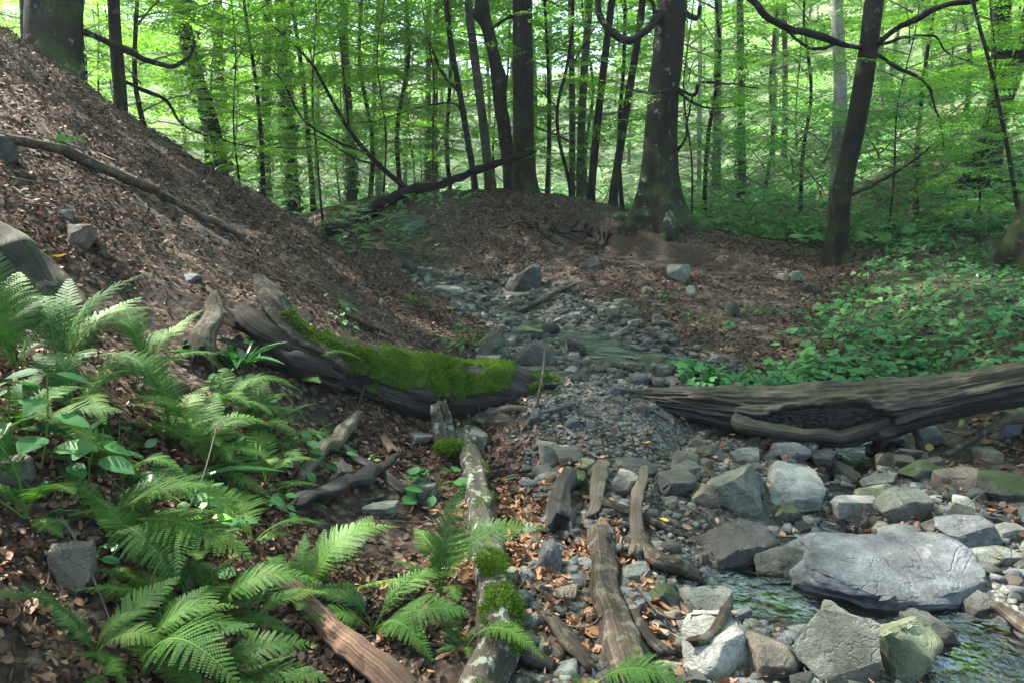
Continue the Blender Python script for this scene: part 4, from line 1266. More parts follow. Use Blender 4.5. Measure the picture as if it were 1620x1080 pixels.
# thin twigs in the foreground
TW = [([(60, 850, None, .02), (105, 868, None, .10), (145, 935, None, .08), (184, 1010, None, .02)], 'pale arching twig above the soil-caked rock', .0045, .003),
      ([(212, 990, None, .02), (265, 935, None, .15), (325, 870, None, .28), (357, 800, None, .42)], 'long thin bramble stem arching over the ferns at lower left', .004, .002),
      ([(0, 780, None, .12), (35, 800, None, .10), (68, 815, None, .08)], 'broken grey twig at the left edge under the leafy stems', .009, .006),
      ([(558, 672, None, .03), (585, 630, None, .18), (612, 572, None, .38)], 'grey twig leaning up against the mossy log', .007, .003),
      ([(742, 622, None, .28), (752, 650, None, .15), (768, 690, None, .02)], 'thin dark twig hanging down the front of the mossy log', .005, .003),
      ([(848, 655, None, .05), (858, 625, None, .15), (862, 595, None, .25)], 'pale twig standing at the end of the mossy log', .011, .008),
      ([(872, 1000, None, .04), (935, 1010, None, .06), (975, 970, None, .10)], 'thin twig lying over the rotten log', .004, .003),
      ([(1000, 935, None, .05), (1040, 985, None, .05), (1075, 1000, None, .06), (1110, 985, None, .07)], 'forked thin twig right of the rotten log', .006, .003),
      ([(1470, 865, None, .05), (1560, 790, None, .06), (1618, 770, None, .07)], 'thin dark twig reaching to the mossy dome of rock', .004, .002)]
for pts, lb, a, b_ in TW:
    twig('twig', lb, 'twig', pts, a, b_, 'log_brown' if a > .0045 else 'log_pale')

def twig_litter():
    g = np.random.default_rng(41)
    m = MB()
    for (n, x0, x1, y0, y1, l) in ((260, -4.5, .1, 1.6, 9, .16), (130, -1.2, 1.2, 2.0, 5.2, .13), (120, 0, 6, 6, 14, .3), (60, 1.2, 4, 3.4, 5, .15)):
        for k in range(n):
            x, y = g.uniform(x0, x1), g.uniform(y0, y1)
            a = g.uniform(0, 6.28); ll = l * g.uniform(.4, 1.6)
            xs = x + np.cos(a) * ll * np.linspace(0, 1, 3) + g.normal(size=3) * ll * .06; ys = y + np.sin(a) * ll * np.linspace(0, 1, 3) + g.normal(size=3) * ll * .06
            zs = h(xs, ys); z = zs.max() * .5 + zs * .5 + .012
            r = .0022 + .003 * g.uniform()
            if y > 6: r *= 1.8
            V, Fs, _, _ = tube(np.stack([xs, ys, z], -1), [r, r, r * .6], 4, 4, cap=False)
            m.add(V, Fs, g.uniform())
    tag(m.build('twig_litter', M['log_brown']), 'small broken twigs strewn over the litter', kind='stuff')
twig_litter()
# single leaves that stand out
for (u, v, s_, mt, lb) in ((95, 412, 18, 'yellow_leaf', 'yellow leaf lying on the left slope below the boulder'), (52, 968, 26, 'dry', 'large tan leaf at the lower left corner'),
                      (1105, 912, 14, 'yellow_leaf', 'yellow leaf on the end of the bent root'), (1050, 828, 12, 'yellow_leaf', 'yellow leaf on the wet gravel'), (1470, 695 + 18, 16, 'yellow_leaf', 'pale yellow leaf below the rounded boulder at right'),
                      (1572, 888, 14, 'yellow_leaf', 'yellow-green leaf on a small stone below the flat plate stone'), (435, 578, 14, 'yellow_leaf', 'yellow leaf beside the strap-leaved fern'), (1022, 705, 14, 'yellow_leaf', 'yellow-green leaf on the gravel dam'), (1458, 722, 16, 'dry', 'tan curled leaf beside the long branch')):
    p = ground(u, v); k = np.linalg.norm(p - [0, 0, CAMZ]) / F
    me = make_mesh('fallen_leaf', (DRY - [0, .5, 0]) * s_ * k * 1.3, DRY_F, M[mt], rnd=np.full(7, .75), smooth=False)
    o = link('fallen_leaf', me); o.location = (p[0], p[1], p[2] + .022); o.rotation_euler = (R(8), R(-8), (u * 1.7) % 6.28)
    tag(o, lb, 'leaf')
# ------------------------------------------------------------------ foliage pieces
def spray(L, gen, nside=12, lsize=.075, step=.055, droop=.12, twigs=True):
    """a flat beech spray growing along +Y from the origin; returns leaf V, faces, rnd and twig V, faces"""
    P, D, Nn, S = [], [], [], []
    tw = MB()
    def main(t): return np.array([0.05 * L * math.sin(t * 4 + L), L * t, -droop * L * t * t])
    if twigs:
        V, Fs, _, _ = tube([main(t) for t in (0, .35, .7, 1)], [.008 * L, .006 * L, .004 * L, .0015], 6, 3, cap=False); tw.add(V, Fs)
    for i in range(nside):
        t = .08 + .9 * (i + gen.uniform(-.3, .3)) / nside
        side = 1 if i % 2 else -1
        a = side * R(gen.uniform(38, 62))
        l = L * .52 * (1 - t * .72) * gen.uniform(.7, 1.2)
        o = main(t)
        d = np.array([math.sin(a), math.cos(a), gen.uniform(-.12, .10)])
        if twigs and l > .1:
            e = o + d * l + [0, 0, -.10 * l]
            V, Fs, _, _ = tube([o, (o + e) / 2 + [0, 0, .02 * l], e], [.0035 * L, .0025 * L, .001], 4, 3, cap=False); tw.add(V, Fs)
        n = max(2, int(l / step))
        for k in range(n):
            s = (k + .7) / n
            p = o + d * l * s + np.array([0, 0, -.10 * l * s * s])
            b = a + (1 if k % 2 else -1) * R(gen.uniform(30, 60)) * (1 if k < n - 1 else .1)
            P.append(p); D.append([math.sin(b), math.cos(b), gen.uniform(-.3, .05)])
            Nn.append(gen.normal(size=3) * .28 + [0, 0, 1]); S.append(lsize * gen.uniform(.65, 1.2))
    for k in range(int(L / step / 1.6)):
        t = (k + 1) / (L / step / 1.6)
        b = (1 if k % 2 else -1) * R(gen.uniform(25, 55))
        P.append(main(min(t, 1))); D.append([math.sin(b), math.cos(b), -.15]); Nn.append(gen.normal(size=3) * .25 + [0, 0, 1]); S.append(lsize * gen.uniform(.7, 1.2))
    P, D, Nn, S = map(np.array, (P, D, Nn, S))
    V, Fs, rr = scatter(LEAF, LEAF_F, P, frames(D, Nn), S, np.clip(gen.normal(.5, .18, len(P)), 0, 1))
    return V, Fs, rr, tw

gs = np.random.default_rng(3)
SPR = [spray(1.0, gs, 12, .078, .06) for _ in range(5)]                # fine, for trees up to 25 m away
SPR_T = [spray(1.0, gs, 10, .10, .105, twigs=False) for _ in range(4)]   # coarser leaves, for high crowns
SPR_F = [spray(1.0, gs, 8, .155, .14, twigs=False) for _ in range(3)]    # far trees

def put_sprays(mb, lib, pos, dirs, ups, sc, gen, tone=None):
    pos, dirs, ups, sc = map(np.asarray, (pos, dirs, ups, sc))
    which = gen.integers(0, len(lib), len(pos))
    for w in range(len(lib)):
        k = which == w
        if not k.any(): continue
        Vb, Fb, rb, _ = lib[w]
        Rm = frames(dirs[k], ups[k])
        V, Fs, rr = scatter(Vb, Fb, pos[k], Rm, sc[k], np.zeros(k.sum()))
        base = np.tile(rb, k.sum())
        tn = np.repeat((gen.normal(0, .13, k.sum()) if tone is None else tone[k]), len(Vb))
        mb.add(V, Fs, np.clip(base + tn, 0, 1))
        if len(lib[w][3].V) and True:
            pass

def limb_path(p0, az, L, rise, sag, gen, n=7):
    t = np.linspace(0, 1, n)
    w = gen.uniform(-.25, .25)
    a = az + w * t * t * 2
    x = np.cumsum(np.append(0, np.cos(a[1:]) * L / (n - 1))); y = np.cumsum(np.append(0, np.sin(a[1:]) * L / (n - 1)))
    z = L * (rise * t - sag * t * t) + gen.normal(size=n) * .03 * L * t
    return np.stack([p0[0] + x, p0[1] + y, p0[2] + z], -1)

def crown(seed, z0, z1, Rmax, nl, lib, ssc=(.7, 1.15), step=.34, rise=.35, sag=.3, low=.35, leafmat='beech_leaf', limb_r=.022, twigfac=.55, gap=0.0):
    """(foliage mesh, limbs mesh) around a vertical trunk at the origin"""
    g = np.random.default_rng(seed)
    fo, li = MB(), MB()
    pos, dr, up_, sc = [], [], [], []
    for i in range(nl):
        f = (i + g.uniform(0, .8)) / nl
        z = z0 + (z1 - z0) * f
        prof = (low + (1 - low) * math.sin(min(1, f * 1.5) * math.pi / 2)) * math.sqrt(max(0.04, 1 - f ** 2.2))
        Ll = Rmax * prof * g.uniform(.65, 1.15)
        az = i * 2.39996 + g.uniform(-.4, .4)
        C = limb_path((0, 0, z), az, Ll, rise + .5 * f, sag, g)
        V, Fs, _, _ = tube(C, [limb_r * Ll / Rmax + .01] + [limb_r * .6 * Ll / Rmax + .006] * 3 + [.010, .007, .004], 12, 5, cap=False)
        li.add(V, Fs)
        n = max(2, int(Ll * .85 / step))
        Cs, _ = catmull(C, 40)
        T = np.gradient(Cs, axis=0)
        for k in range(n):
            t = .16 + .84 * (k + g.uniform(-.3, .3)) / n
            if g.uniform() < gap: continue
            j = min(39, max(0, int(t * 39)))
            d = T[j] / np.linalg.norm(T[j])
            side = (1 if k % 2 else -1) * R(g.uniform(30, 65))
            c_, s_ = math.cos(side), math.sin(side)
            dd = np.array([d[0] * c_ - d[1] * s_, d[0] * s_ + d[1] * c_, d[2] * .4 + g.uniform(-.18, .12)])
            # a side branch carrying two or three sprays
            Lb = Ll * .32 * (1 - t * .5) * g.uniform(.5, 1.2)
            e = Cs[j] + dd * Lb
            if Lb > .3:
                V, Fs, _, _ = tube([Cs[j], (Cs[j] + e) / 2 + [0, 0, .04], e], [.010 * twigfac, .007 * twigfac, .004], 5, 3, cap=False); li.add(V, Fs)
            m = 1 + int(Lb / .5)
            for q in range(m):
                pq = Cs[j] + dd * Lb * (q + .4) / m
                tw = (1 if q % 2 else -1) * g.uniform(0, .8)
                pos.append(pq); dr.append([dd[0] - dd[1] * tw, dd[1] + dd[0] * tw, dd[2] - .05]); up_.append([g.normal() * .16, g.normal() * .16, 1]); sc.append(g.uniform(*ssc))
            pos.append(e); dr.append(dd); up_.append([g.normal() * .16, g.normal() * .16, 1]); sc.append(g.uniform(*ssc))
        pos.append(C[-1]); dr.append(T[-1]); up_.append([0, 0, 1]); sc.append(g.uniform(*ssc))
    put_sprays(fo, lib, pos, dr, up_, sc, g)
    return fo.mesh('crown', M[leafmat], smooth=False), li.mesh('limbs', M['bark_far'])

LOW = [crown(100 + i, 1.6, 9.5, 3.3, 22, SPR, leafmat='beech_leaf', step=.42, sag=.25, rise=.25) for i in range(3)]
HIGH = [crown(120 + i, 7.5, 19, 5.2, 26, SPR_T, ssc=(1.0, 1.8), step=.8, limb_r=.09, sag=.35, rise=.5, low=.5, twigfac=2) for i in range(3)]
FAR = [crown(140 + i, 1.5, 17, 4.2, 24, SPR_F, ssc=(1.1, 1.8), step=.85, limb_r=.05, low=.7, gap=.05, leafmat='far_leaf', twigfac=2) for i in range(3)]
FARH = [crown(150 + i, 6, 22, 5.5, 26, SPR_F, ssc=(1.2, 2.0), step=.95, limb_r=.06, low=.5, gap=.05, leafmat='far_leaf', twigfac=2) for i in range(2)]
SHRUB = [crown(160 + i, .1, 2.6, 1.3, 13, SPR, ssc=(.45, .8), step=.32, rise=.7, sag=.35, low=.8, leafmat='shrub_leaf', limb_r=.012, twigfac=.6) for i in range(3)]

def resample(P, rad, n=26):
    """smooth curve through unevenly spaced points, evenly spaced along its length"""
    P = np.asarray(P, float); rad = np.asarray(rad, float)
    hh = np.linalg.norm(np.diff(P, axis=0), axis=1) + 1e-9
    D_ = np.diff(P, axis=0) / hh[:, None]
    m = np.empty_like(P); m[0] = D_[0]; m[-1] = D_[-1]
    m[1:-1] = (D_[:-1] * hh[1:, None] + D_[1:] * hh[:-1, None]) / (hh[:-1] + hh[1:])[:, None]
    arc = np.append(0, np.cumsum(hh)); u = np.linspace(0, arc[-1] - 1e-6, n)
    i = np.clip(np.searchsorted(arc, u, side='right') - 1, 0, len(hh) - 1)
    t = ((u - arc[i]) / hh[i])[:, None]; H = hh[i][:, None]
    Q = (2 * t ** 3 - 3 * t ** 2 + 1) * P[i] + (t ** 3 - 2 * t ** 2 + t) * H * m[i] + (-2 * t ** 3 + 3 * t ** 2) * P[i + 1] + (t ** 3 - t ** 2) * H * m[i + 1]
    return Q, np.interp(u, arc, rad)

def trunk_mesh(P, rad, mat, nr=60, ns=20, flare=0.0, lobes=5, seed=0.0, amp=.05, bumps=None):
    ph = seed * 1.7
    Ln = np.linalg.norm(P[-1] - P[0])
    Cc, _ = catmull(P, 200); arc_ = np.append(0, np.cumsum(np.linalg.norm(np.diff(Cc, axis=0), axis=1)))
    def dsp(s, t):
        z = np.clip(np.interp(s, np.linspace(0, 1, len(arc_)), arc_) - .25, 0, None)
        r0 = rad[0]
        f = flare * r0 * (np.exp(-z / (r0 * 1.1)) * (.45 + .55 * np.cos(lobes * t + ph + .6 * np.sin(t * 2)) + .15 * np.cos((lobes + 3) * t)) + .75 * np.exp(-z / (r0 * 2.8)) * (1 + .35 * np.cos(lobes * t + ph)))
        out = f
        if bumps:
            for (bs, bt, br, ba) in bumps:
                dt = np.angle(np.exp(1j * (t - bt)))
                out = out + ba * np.exp(-(((s - bs) * Ln / br) ** 2 + (dt * r0 * 1.2 / br) ** 2))
        return out
    V, Fs, s2, t2 = tube(P, rad, nr, ns, amp, 9, .25, dsp, seed=seed)
    m = MB(); n = len(V); mk = np.zeros(n); mk[:nr * ns] = np.exp(-np.interp(s2.ravel(), np.linspace(0, 1, len(arc_)), arc_) / 1.2)
    m.add(V, Fs, 0.5, mk)
    return m

def ivy_mesh(P, rad, s0, s1, dens, seed):
    g = np.random.default_rng(seed)
    C, r = catmull(np.array(P), 80, rad)
    n = dens
    s = g.uniform(s0, s1, n) ** 1.0 * 79; j = np.clip(s.astype(int), 0, 78)
    c = C[j] + (C[j + 1] - C[j]) * (s - j)[:, None]
    th = g.uniform(0, 6.28, n)
    keep = fbm(np.stack([np.cos(th) * 1.2, np.sin(th) * 1.2, c[:, 2] * .7 + seed], -1), 2) > -.35
    out = np.stack([np.cos(th), np.sin(th), np.zeros(n)], -1)
    p = c + out * (r[j] * 1.0 + g.uniform(.0, .09, n))[:, None]
    d = g.normal(size=(n, 3)) * .5 + [0, 0, -.7] + out * .4
    T = LEAF * np.array([1.5, 1, 1])
    V, Fs, rr = scatter(T, LEAF_F, p[keep], frames(d, out + g.normal(size=(n, 3)) * .3)[keep], (.085 * g.uniform(.6, 1.3, n))[keep], g.uniform(0, 1, n)[keep])
    m = MB(); m.add(V, Fs, rr); return m

def tree(name, label, base, tops, wpx, mat='bark_dark', height=15.0, flare=.5, ivy=None, crown_=None, cz=None, cs=1.0, group=None, cat='tree', seed=None, ns=14, taper=.5, extra=None, bumps=None, lobes=5, amp=.05, sink=.25, crot=None):
    """base: (u,v,Y) where the trunk meets the ground; tops: further points the trunk passes through; it goes on above the frame"""
    global _seed
    seed = seed if seed is not None else (base[0] * 3 + base[1]) % 97
    g = np.random.default_rng(int(seed) + 5)
    P = px_path([base] + tops)
    gz = float(h(P[0:1, 0], P[0:1, 1])[0])
    if len(base) == 3:
        P[0, 2] = gz
    O_ = P[0].copy()
    dirn = P[-1] - P[-2]; dirn /= np.linalg.norm(dirn)
    top = P[-1]
    H = O_[2] + height
    if top[2] < H - 1:
        d2 = dirn * np.array([.5, .5, 1]); d2 /= np.linalg.norm(d2)
        k = (H - top[2]) / max(d2[2], .4)
        P = np.vstack([P, top + d2 * k * .5 + g.normal(size=3) * [.15, .15, 0], top + d2 * k + g.normal(size=3) * [.3, .3, 0]])
    P = np.vstack([P[0] - [0, 0, sink], P])
    dist = np.linalg.norm(O_ - np.array([0, 0, CAMZ]))
    r0 = wpx / 2 / F * dist
    zz = (P[:, 2] - O_[2]) / height
    rad = r0 * (1 - (1 - taper) * np.clip(zz, 0, 1) ** .8)
    rad[-1] *= .4
    root_ = thing(name, label, cat, O_, group)
    Pl, rad = resample(P - O_, rad)
    trunk_mesh(Pl, rad, mat, int(60 + height * 5), ns, flare, lobes, seed * .31, amp, bumps).build('trunk', M[mat], root_)
    if ivy:
        ivy_mesh(Pl, rad, ivy[0] * .5, ivy[1] * .55, ivy[2], int(seed)).build('ivy', M['ivy'], root_, smooth=False)
    if extra:
        for pts, a, b_ in extra:
            Q = px_path(pts)
            m = MB(); V, Fs, _, _ = tube(Q - O_, np.linspace(a, b_, len(Q)) if not isinstance(a, list) else a, 60, 9, .1, 14, .2, wig=.8 * (np.mean(a) if isinstance(a, list) else (a + b_) / 2)); m.add(V, Fs)
            m.build('limb', M[mat], root_)
    if crown_ is not None:
        fo, li = crown_
        z = cz if cz is not None else 0.0
        cen = np.array([np.interp(9, Pl[:, 2], Pl[:, 0]), np.interp(9, Pl[:, 2], Pl[:, 1]), z])
        ro = g.uniform(0, 6.28) if crot is None else crot
        for nm, me in (('crown', fo), ('limbs', li)):
            o = link(nm, me, root_); o.location = tuple(cen); o.rotation_euler = (0, 0, ro); o.scale = (cs,) * 3
    return root_, P

def sprays_on(root_, paths, gen, lib=None, mat='beech_leaf', every=.28, sc=(.5, .9), name='foliage', start=.25):
    """leafy sprays along given branch polylines (world points); one foliage part of the tree"""
    O_ = np.array(root_.location)
    fo = MB(); pos, dr, up_, s_ = [], [], [], []
    for Q in paths:
        L_ = np.linalg.norm(np.diff(Q, axis=0), axis=1).sum()
        C, _ = catmull(Q, 60); T = np.gradient(C, axis=0)
        n = max(3, int(L_ * (1 - start) / every))
        for k in range(n):
            j = int((start + (1 - start) * (k + .5) / n) * 59)
            d = T[j] / np.linalg.norm(T[j]); sd_ = (1 if k % 2 else -1) * R(gen.uniform(25, 80))
            dd = np.array([d[0] * math.cos(sd_) - d[1] * math.sin(sd_), d[0] * math.sin(sd_) + d[1] * math.cos(sd_), d[2] * .3 + gen.uniform(-.25, .05)])
            pos.append(C[j] - O_ + [0, 0, gen.uniform(-.08, .03)]); dr.append(dd); up_.append([gen.normal() * .18, gen.normal() * .18, 1]); s_.append(gen.uniform(*sc))
        pos.append(C[-1] - O_); dr.append(T[-1]); up_.append([0, 0, 1]); s_.append(gen.uniform(*sc))
    put_sprays(fo, lib or SPR, pos, dr, up_, s_, gen)
    return fo.build(name, M[mat], root_, smooth=False)

gt = np.random.default_rng(55)
T = tree
# --- trunks of the photograph
t1, _ = T('beech_tree', 'thick dark beech trunk standing at the top of the left slope', (84, 128, 9.1), [(85, 60, 9.1), (88, -60, 9.2)], 68, 'bark', 17, .0, ns=30, crown_=HIGH[0], seed=3, lobes=4,
       extra=[([(112, 30, 9.1), (130, 50, 9.2), (190, 75, 9.4), (250, 103, 9.7), (288, 98, 9.9), (308, 65, 10.1)], .05, .02)])
T('beech_tree', 'slimmer trunk just left of the thick one on the left slope', (48, 95, 12), [(46, 40, 12), (44, -60, 12)], 22, 'bark', 15, .3, crown_=HIGH[1], seed=4)
t3, _ = T('beech_tree', 'dark thin trunk rising from the crest of the left slope', (190, 196, 9.9), [(188, 120, 9.9), (182, 60, 9.9), (180, -60, 10)], 17, 'bark_dark', 12, .6, seed=5,
       extra=[([(186, 125, 9.9), (220, 140, 10), (262, 160, 10.2), (285, 195, 10.4), (330, 215, 10.6), (400, 232, 10.9), (520, 235, 11.4)], .03, .006)])
q = [px_path(e) for e in ([(220, 140, 10), (262, 160, 10.2), (285, 195, 10.4), (330, 215, 10.6), (400, 232, 10.9), (520, 235, 11.4)], [(262, 160, 10.2), (330, 150, 10.5), (380, 120, 11)])]
sprays_on(t3, q, gt, every=.3, sc=(.5, .8))
T('ivy_tree', 'leaning ivy-clad trunk behind the left slope', (352, 262, 15), [(335, 190, 15), (312, 120, 15), (287, -5, 15.1), (280, -80, 15.2)], 20, 'bark_dark', 14, .3, ivy=(.05, .75, 1300), crown_=HIGH[2], seed=6)
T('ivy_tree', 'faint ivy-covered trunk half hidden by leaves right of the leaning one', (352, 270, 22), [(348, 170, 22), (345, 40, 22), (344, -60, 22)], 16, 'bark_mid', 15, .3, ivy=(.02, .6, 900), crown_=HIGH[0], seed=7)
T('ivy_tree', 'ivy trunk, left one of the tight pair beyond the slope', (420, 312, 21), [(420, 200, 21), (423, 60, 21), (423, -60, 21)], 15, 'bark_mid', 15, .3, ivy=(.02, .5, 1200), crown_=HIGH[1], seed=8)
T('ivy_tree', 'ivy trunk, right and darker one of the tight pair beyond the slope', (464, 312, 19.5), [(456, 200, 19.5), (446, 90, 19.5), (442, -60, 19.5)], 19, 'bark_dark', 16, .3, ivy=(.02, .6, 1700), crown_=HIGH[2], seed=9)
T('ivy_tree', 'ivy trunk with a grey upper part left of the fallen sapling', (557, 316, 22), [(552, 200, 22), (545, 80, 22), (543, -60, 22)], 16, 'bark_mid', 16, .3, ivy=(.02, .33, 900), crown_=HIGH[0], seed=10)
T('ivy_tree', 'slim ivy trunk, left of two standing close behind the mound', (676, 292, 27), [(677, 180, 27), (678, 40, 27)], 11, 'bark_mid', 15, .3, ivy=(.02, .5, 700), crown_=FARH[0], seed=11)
T('ivy_tree', 'slim ivy trunk, right of two standing close behind the mound', (687, 290, 27.5), [(688, 180, 27.5), (690, 40, 27.5)], 11, 'bark_mid', 15, .3, ivy=(.02, .5, 700), seed=12)
t10, _ = T('beech_tree', 'thin crooked dark tree forking left above the fallen pole', (752, 303, 15.8), [(738, 210, 15.8), (726, 140, 15.8), (715, 80, 15.8), (706, 10, 15.8), (700, -60, 15.8)], 10, 'bark_dark', 11, .4, seed=13, ns=10,
       extra=[([(727, 145, 15.8), (705, 125, 15.6), (690, 95, 15.4), (675, 60, 15.2)], .04, .01), ([(737, 200, 15.8), (720, 165, 15.7), (665, 170, 15.3), (600, 190, 15), (560, 195, 14.8)], .022, .006),
              ([(735, 215, 15.8), (735, 240, 15.7), (700, 228, 15.4), (640, 195, 15)], .016, .005)])
q = [px_path(e) for e in ([(720, 165, 15.7), (665, 170, 15.3), (600, 190, 15), (540, 195, 14.8), (500, 180, 14.6)], [(690, 95, 15.4), (675, 60, 15.2), (640, 20, 15)], [(665, 170, 15.3), (610, 140, 14.9), (560, 120, 14.5)],
                          [(735, 240, 15.7), (700, 228, 15.4), (640, 195, 15)], [(715, 80, 15.8), (660, 50, 15.4), (600, 30, 15), (540, 35, 14.6)], [(710, 40, 15.8), (650, 5, 15.2), (590, -10, 14.7)], [(728, 150, 15.8), (670, 110, 15), (600, 90, 14.4)])]
sprays_on(t10, q, gt, every=.22, sc=(.6, 1.0), start=.1)
T('beech_tree', 'grey slender trunk left of the gnarled one on the mound', (775, 304, 16.6), [(765, 200, 16.6), (752, 100, 16.6), (741, 0, 16.6), (738, -60, 16.6)], 15, 'bark_mid', 15, .3, seed=14)
T('beech_tree', 'gnarled trunk with a burr leaning beside the big dark one', (812, 302, 15.9), [(800, 220, 15.9), (793, 170, 15.9), (786, 110, 15.9), (775, 60, 15.9), (765, 20, 15.9), (760, -60, 15.9)], 22, 'bark_dark', 13, .4, seed=15, amp=.16,
  bumps=[(.30, math.pi, .16, .14), (.34, math.pi, .12, .10), (.2, 0, .2, .05)])
t13, _ = T('beech_tree', 'big straight dark trunk with a mossy foot on top of the mound', (829, 304, 15.1), [(828, 150, 15.1), (826, 0, 15.1), (826, -80, 15.1)], 32, 'bark_dark', 18, .45, ns=24, crown_=HIGH[2], seed=16, taper=.7,
       extra=[([(815, 25, 15.1), (790, 35, 14.9), (765, 55, 14.7), (730, 52, 14.5)], .04, .012)])
t14, _ = T('young_tree', 'thin crooked sapling between the big dark trunk and the slender ones', (904, 308, 15.2), [(895, 265, 15.2), (884, 220, 15.2), (882, 170, 15.2), (896, 110, 15.2), (905, 50, 15.2)], 6, 'bark_dark', 7, .3, seed=17, ns=8,
       extra=[([(882, 172, 15.2), (850, 140, 15.4), (800, 110, 15.6)], .02, .005)])
q = [px_path(e) for e in ([(884, 220, 15.2), (930, 200, 14.9), (990, 190, 14.7)], [(882, 170, 15.2), (925, 150, 14.8), (970, 145, 14.5)], [(896, 110, 15.2), (860, 90, 14.8), (830, 80, 14.6)], [(898, 100, 15.2), (940, 90, 15), (985, 100, 14.7)], [(890, 250, 15.2), (860, 240, 14.8)])]
sprays_on(t14, q, gt, every=.25, sc=(.45, .8), start=.1)
T('beech_tree', 'slender grey trunk, left one of the trio right of the sapling', (905, 302, 22), [(905, 150, 22), (903, -10, 22)], 11, 'bark_mid', 15, .3, crown_=FAR[0], seed=18)
T('beech_tree', 'pale grey trunk with ivy at the foot, middle one of the trio', (918, 304, 21), [(922, 150, 21), (932, 0, 21), (934, -60, 21)], 14, 'bark_mid', 16, .3, ivy=(.0, .2, 300), seed=19)
T('beech_tree', 'dark slender leaning trunk, right one of the trio', (934, 320, 16.5), [(945, 200, 16.5), (957, 90, 16.5), (968, 0, 16.5), (973, -60, 16.5)], 13, 'bark_dark', 15, .3, seed=20)
T('beech_tree', 'dark thin trunk leaning right beside the big flared one', (969, 328, 15.4), [(982, 230, 15.4), (998, 130, 15.4), (1012, 40, 15.4), (1020, -40, 15.4)], 13, 'bark_dark', 14, .4, seed=21)
t19, P19 = T('beech_tree', 'largest dark beech with flaring mossy roots on the right shoulder of the mound', (1040, 352, 13.2), [(1043, 250, 13.2), (1049, 150, 13.2), (1061, 40, 13.2), (1064, -40, 13.2)], 46, 'bark', 19, 1.1, ns=48, crown_=HIGH[2], seed=22, lobes=5, taper=.72, sink=.35,
       extra=[([(1048, 22, 13.1), (1020, 48, 12.9), (990, 62, 12.7), (962, 48, 12.6), (948, 10, 12.6), (950, -30, 12.6)], [.09, .075, .06, .055, .05, .04], None),
              ([(1062, 140, 13), (1035, 148, 12.6), (1010, 145, 12.3), (975, 132, 12)], .025, .008),
              ([(1070, 140, 13.1), (1095, 150, 12.9), (1110, 132, 12.7), (1150, 133, 12.5), (1200, 140, 12.2)], .035, .01),
              ([(1072, 145, 13), (1100, 165, 12.8), (1130, 172, 12.6), (1165, 168, 12.5)], .025, .008),
              ([(1085, 20, 13.1), (1100, 30, 12.9), (1108, 10, 12.8)], .05, .03),
              ([(1072, 238, 13.1), (1083, 220, 12.9), (1088, 190, 12.8), (1095, 150, 12.7)], .03, .012),
              ([(1042, 30, 13.1), (1030, 5, 13), (1015, -10, 12.9)], .045, .03)])
q = [px_path(e) for e in ([(1095, 150, 12.9), (1110, 132, 12.7), (1150, 133, 12.5), (1200, 140, 12.2), (1250, 150, 12)], [(1110, 135, 12.7), (1160, 120, 12.3), (1220, 125, 12)], [(1130, 172, 12.6), (1165, 168, 12.5), (1210, 160, 12.3)], [(1035, 148, 12.6), (1010, 145, 12.3), (960, 130, 12)],
                          [(1100, 30, 12.9), (1150, 60, 12.5), (1210, 50, 12.2)], [(950, 10, 12.6), (900, 25, 12.3), (860, 20, 12)])]
sprays_on(t19, q, gt, every=.24, sc=(.5, .85), start=.15)
# roots of the big beech over the shoulder
for ang, ln, a in ((180, 1.25, .13), (205, .8, .10), (250, .62, .10), (292, .68, .12), (325, .9, .12), (350, 1.1, .12), (20, .8, .1)):
    O19 = np.array(t19.location); tt = np.linspace(.12, 1, 9); an = R(ang) + .35 * (tt - .1) * math.sin(ang)
    Q = np.stack([O19[0] + np.cos(an) * ln * tt, O19[1] + np.sin(an) * ln * tt, tt * 0], -1)
    Q[:, 2] = np.minimum(h(Q[:, 0], Q[:, 1]), O19[2] + .1) + a * (1.5 * (1 - tt) ** 2 - .1) - .1 * tt ** 3
    V, Fs, _, _ = tube(Q - O19, list(a * (1 - .75 * tt)), 30, 12, .12, 12, .2); m = MB(); m.add(V, Fs, .5, .9); m.build('root', M['bark'], t19)
T('ivy_tree', 'dark ivy trunk alone in the clearing right of the biggest beech', (1174, 292, 24), [(1172, 150, 24), (1170, -20, 24)], 13, 'bark_dark', 15, .3, ivy=(.0, .6, 1000), seed=23)
T('ivy_tree', 'short dim ivy trunk left of the lone dark ivy trunk', (1134, 285, 29), [(1134, 220, 29), (1136, 60, 29)], 14, 'bark_mid', 15, .3, ivy=(.0, .5, 800), seed=24)
T('beech_tree', 'dim thin trunk high behind the hanging branch', (1243, 200, 34), [(1242, 110, 34), (1241, 0, 34)], 9, 'bark_mid', 16, .3, crown_=FARH[1], seed=25)
T('birch_tree', 'pale grey-white trunk crossing behind the dark forked tree', (1320, 345, 15), [(1325, 250, 15), (1330, 140, 15), (1325, 40, 15), (1323, -60, 15)], 20, 'bark_pale', 15, .3, seed=26)
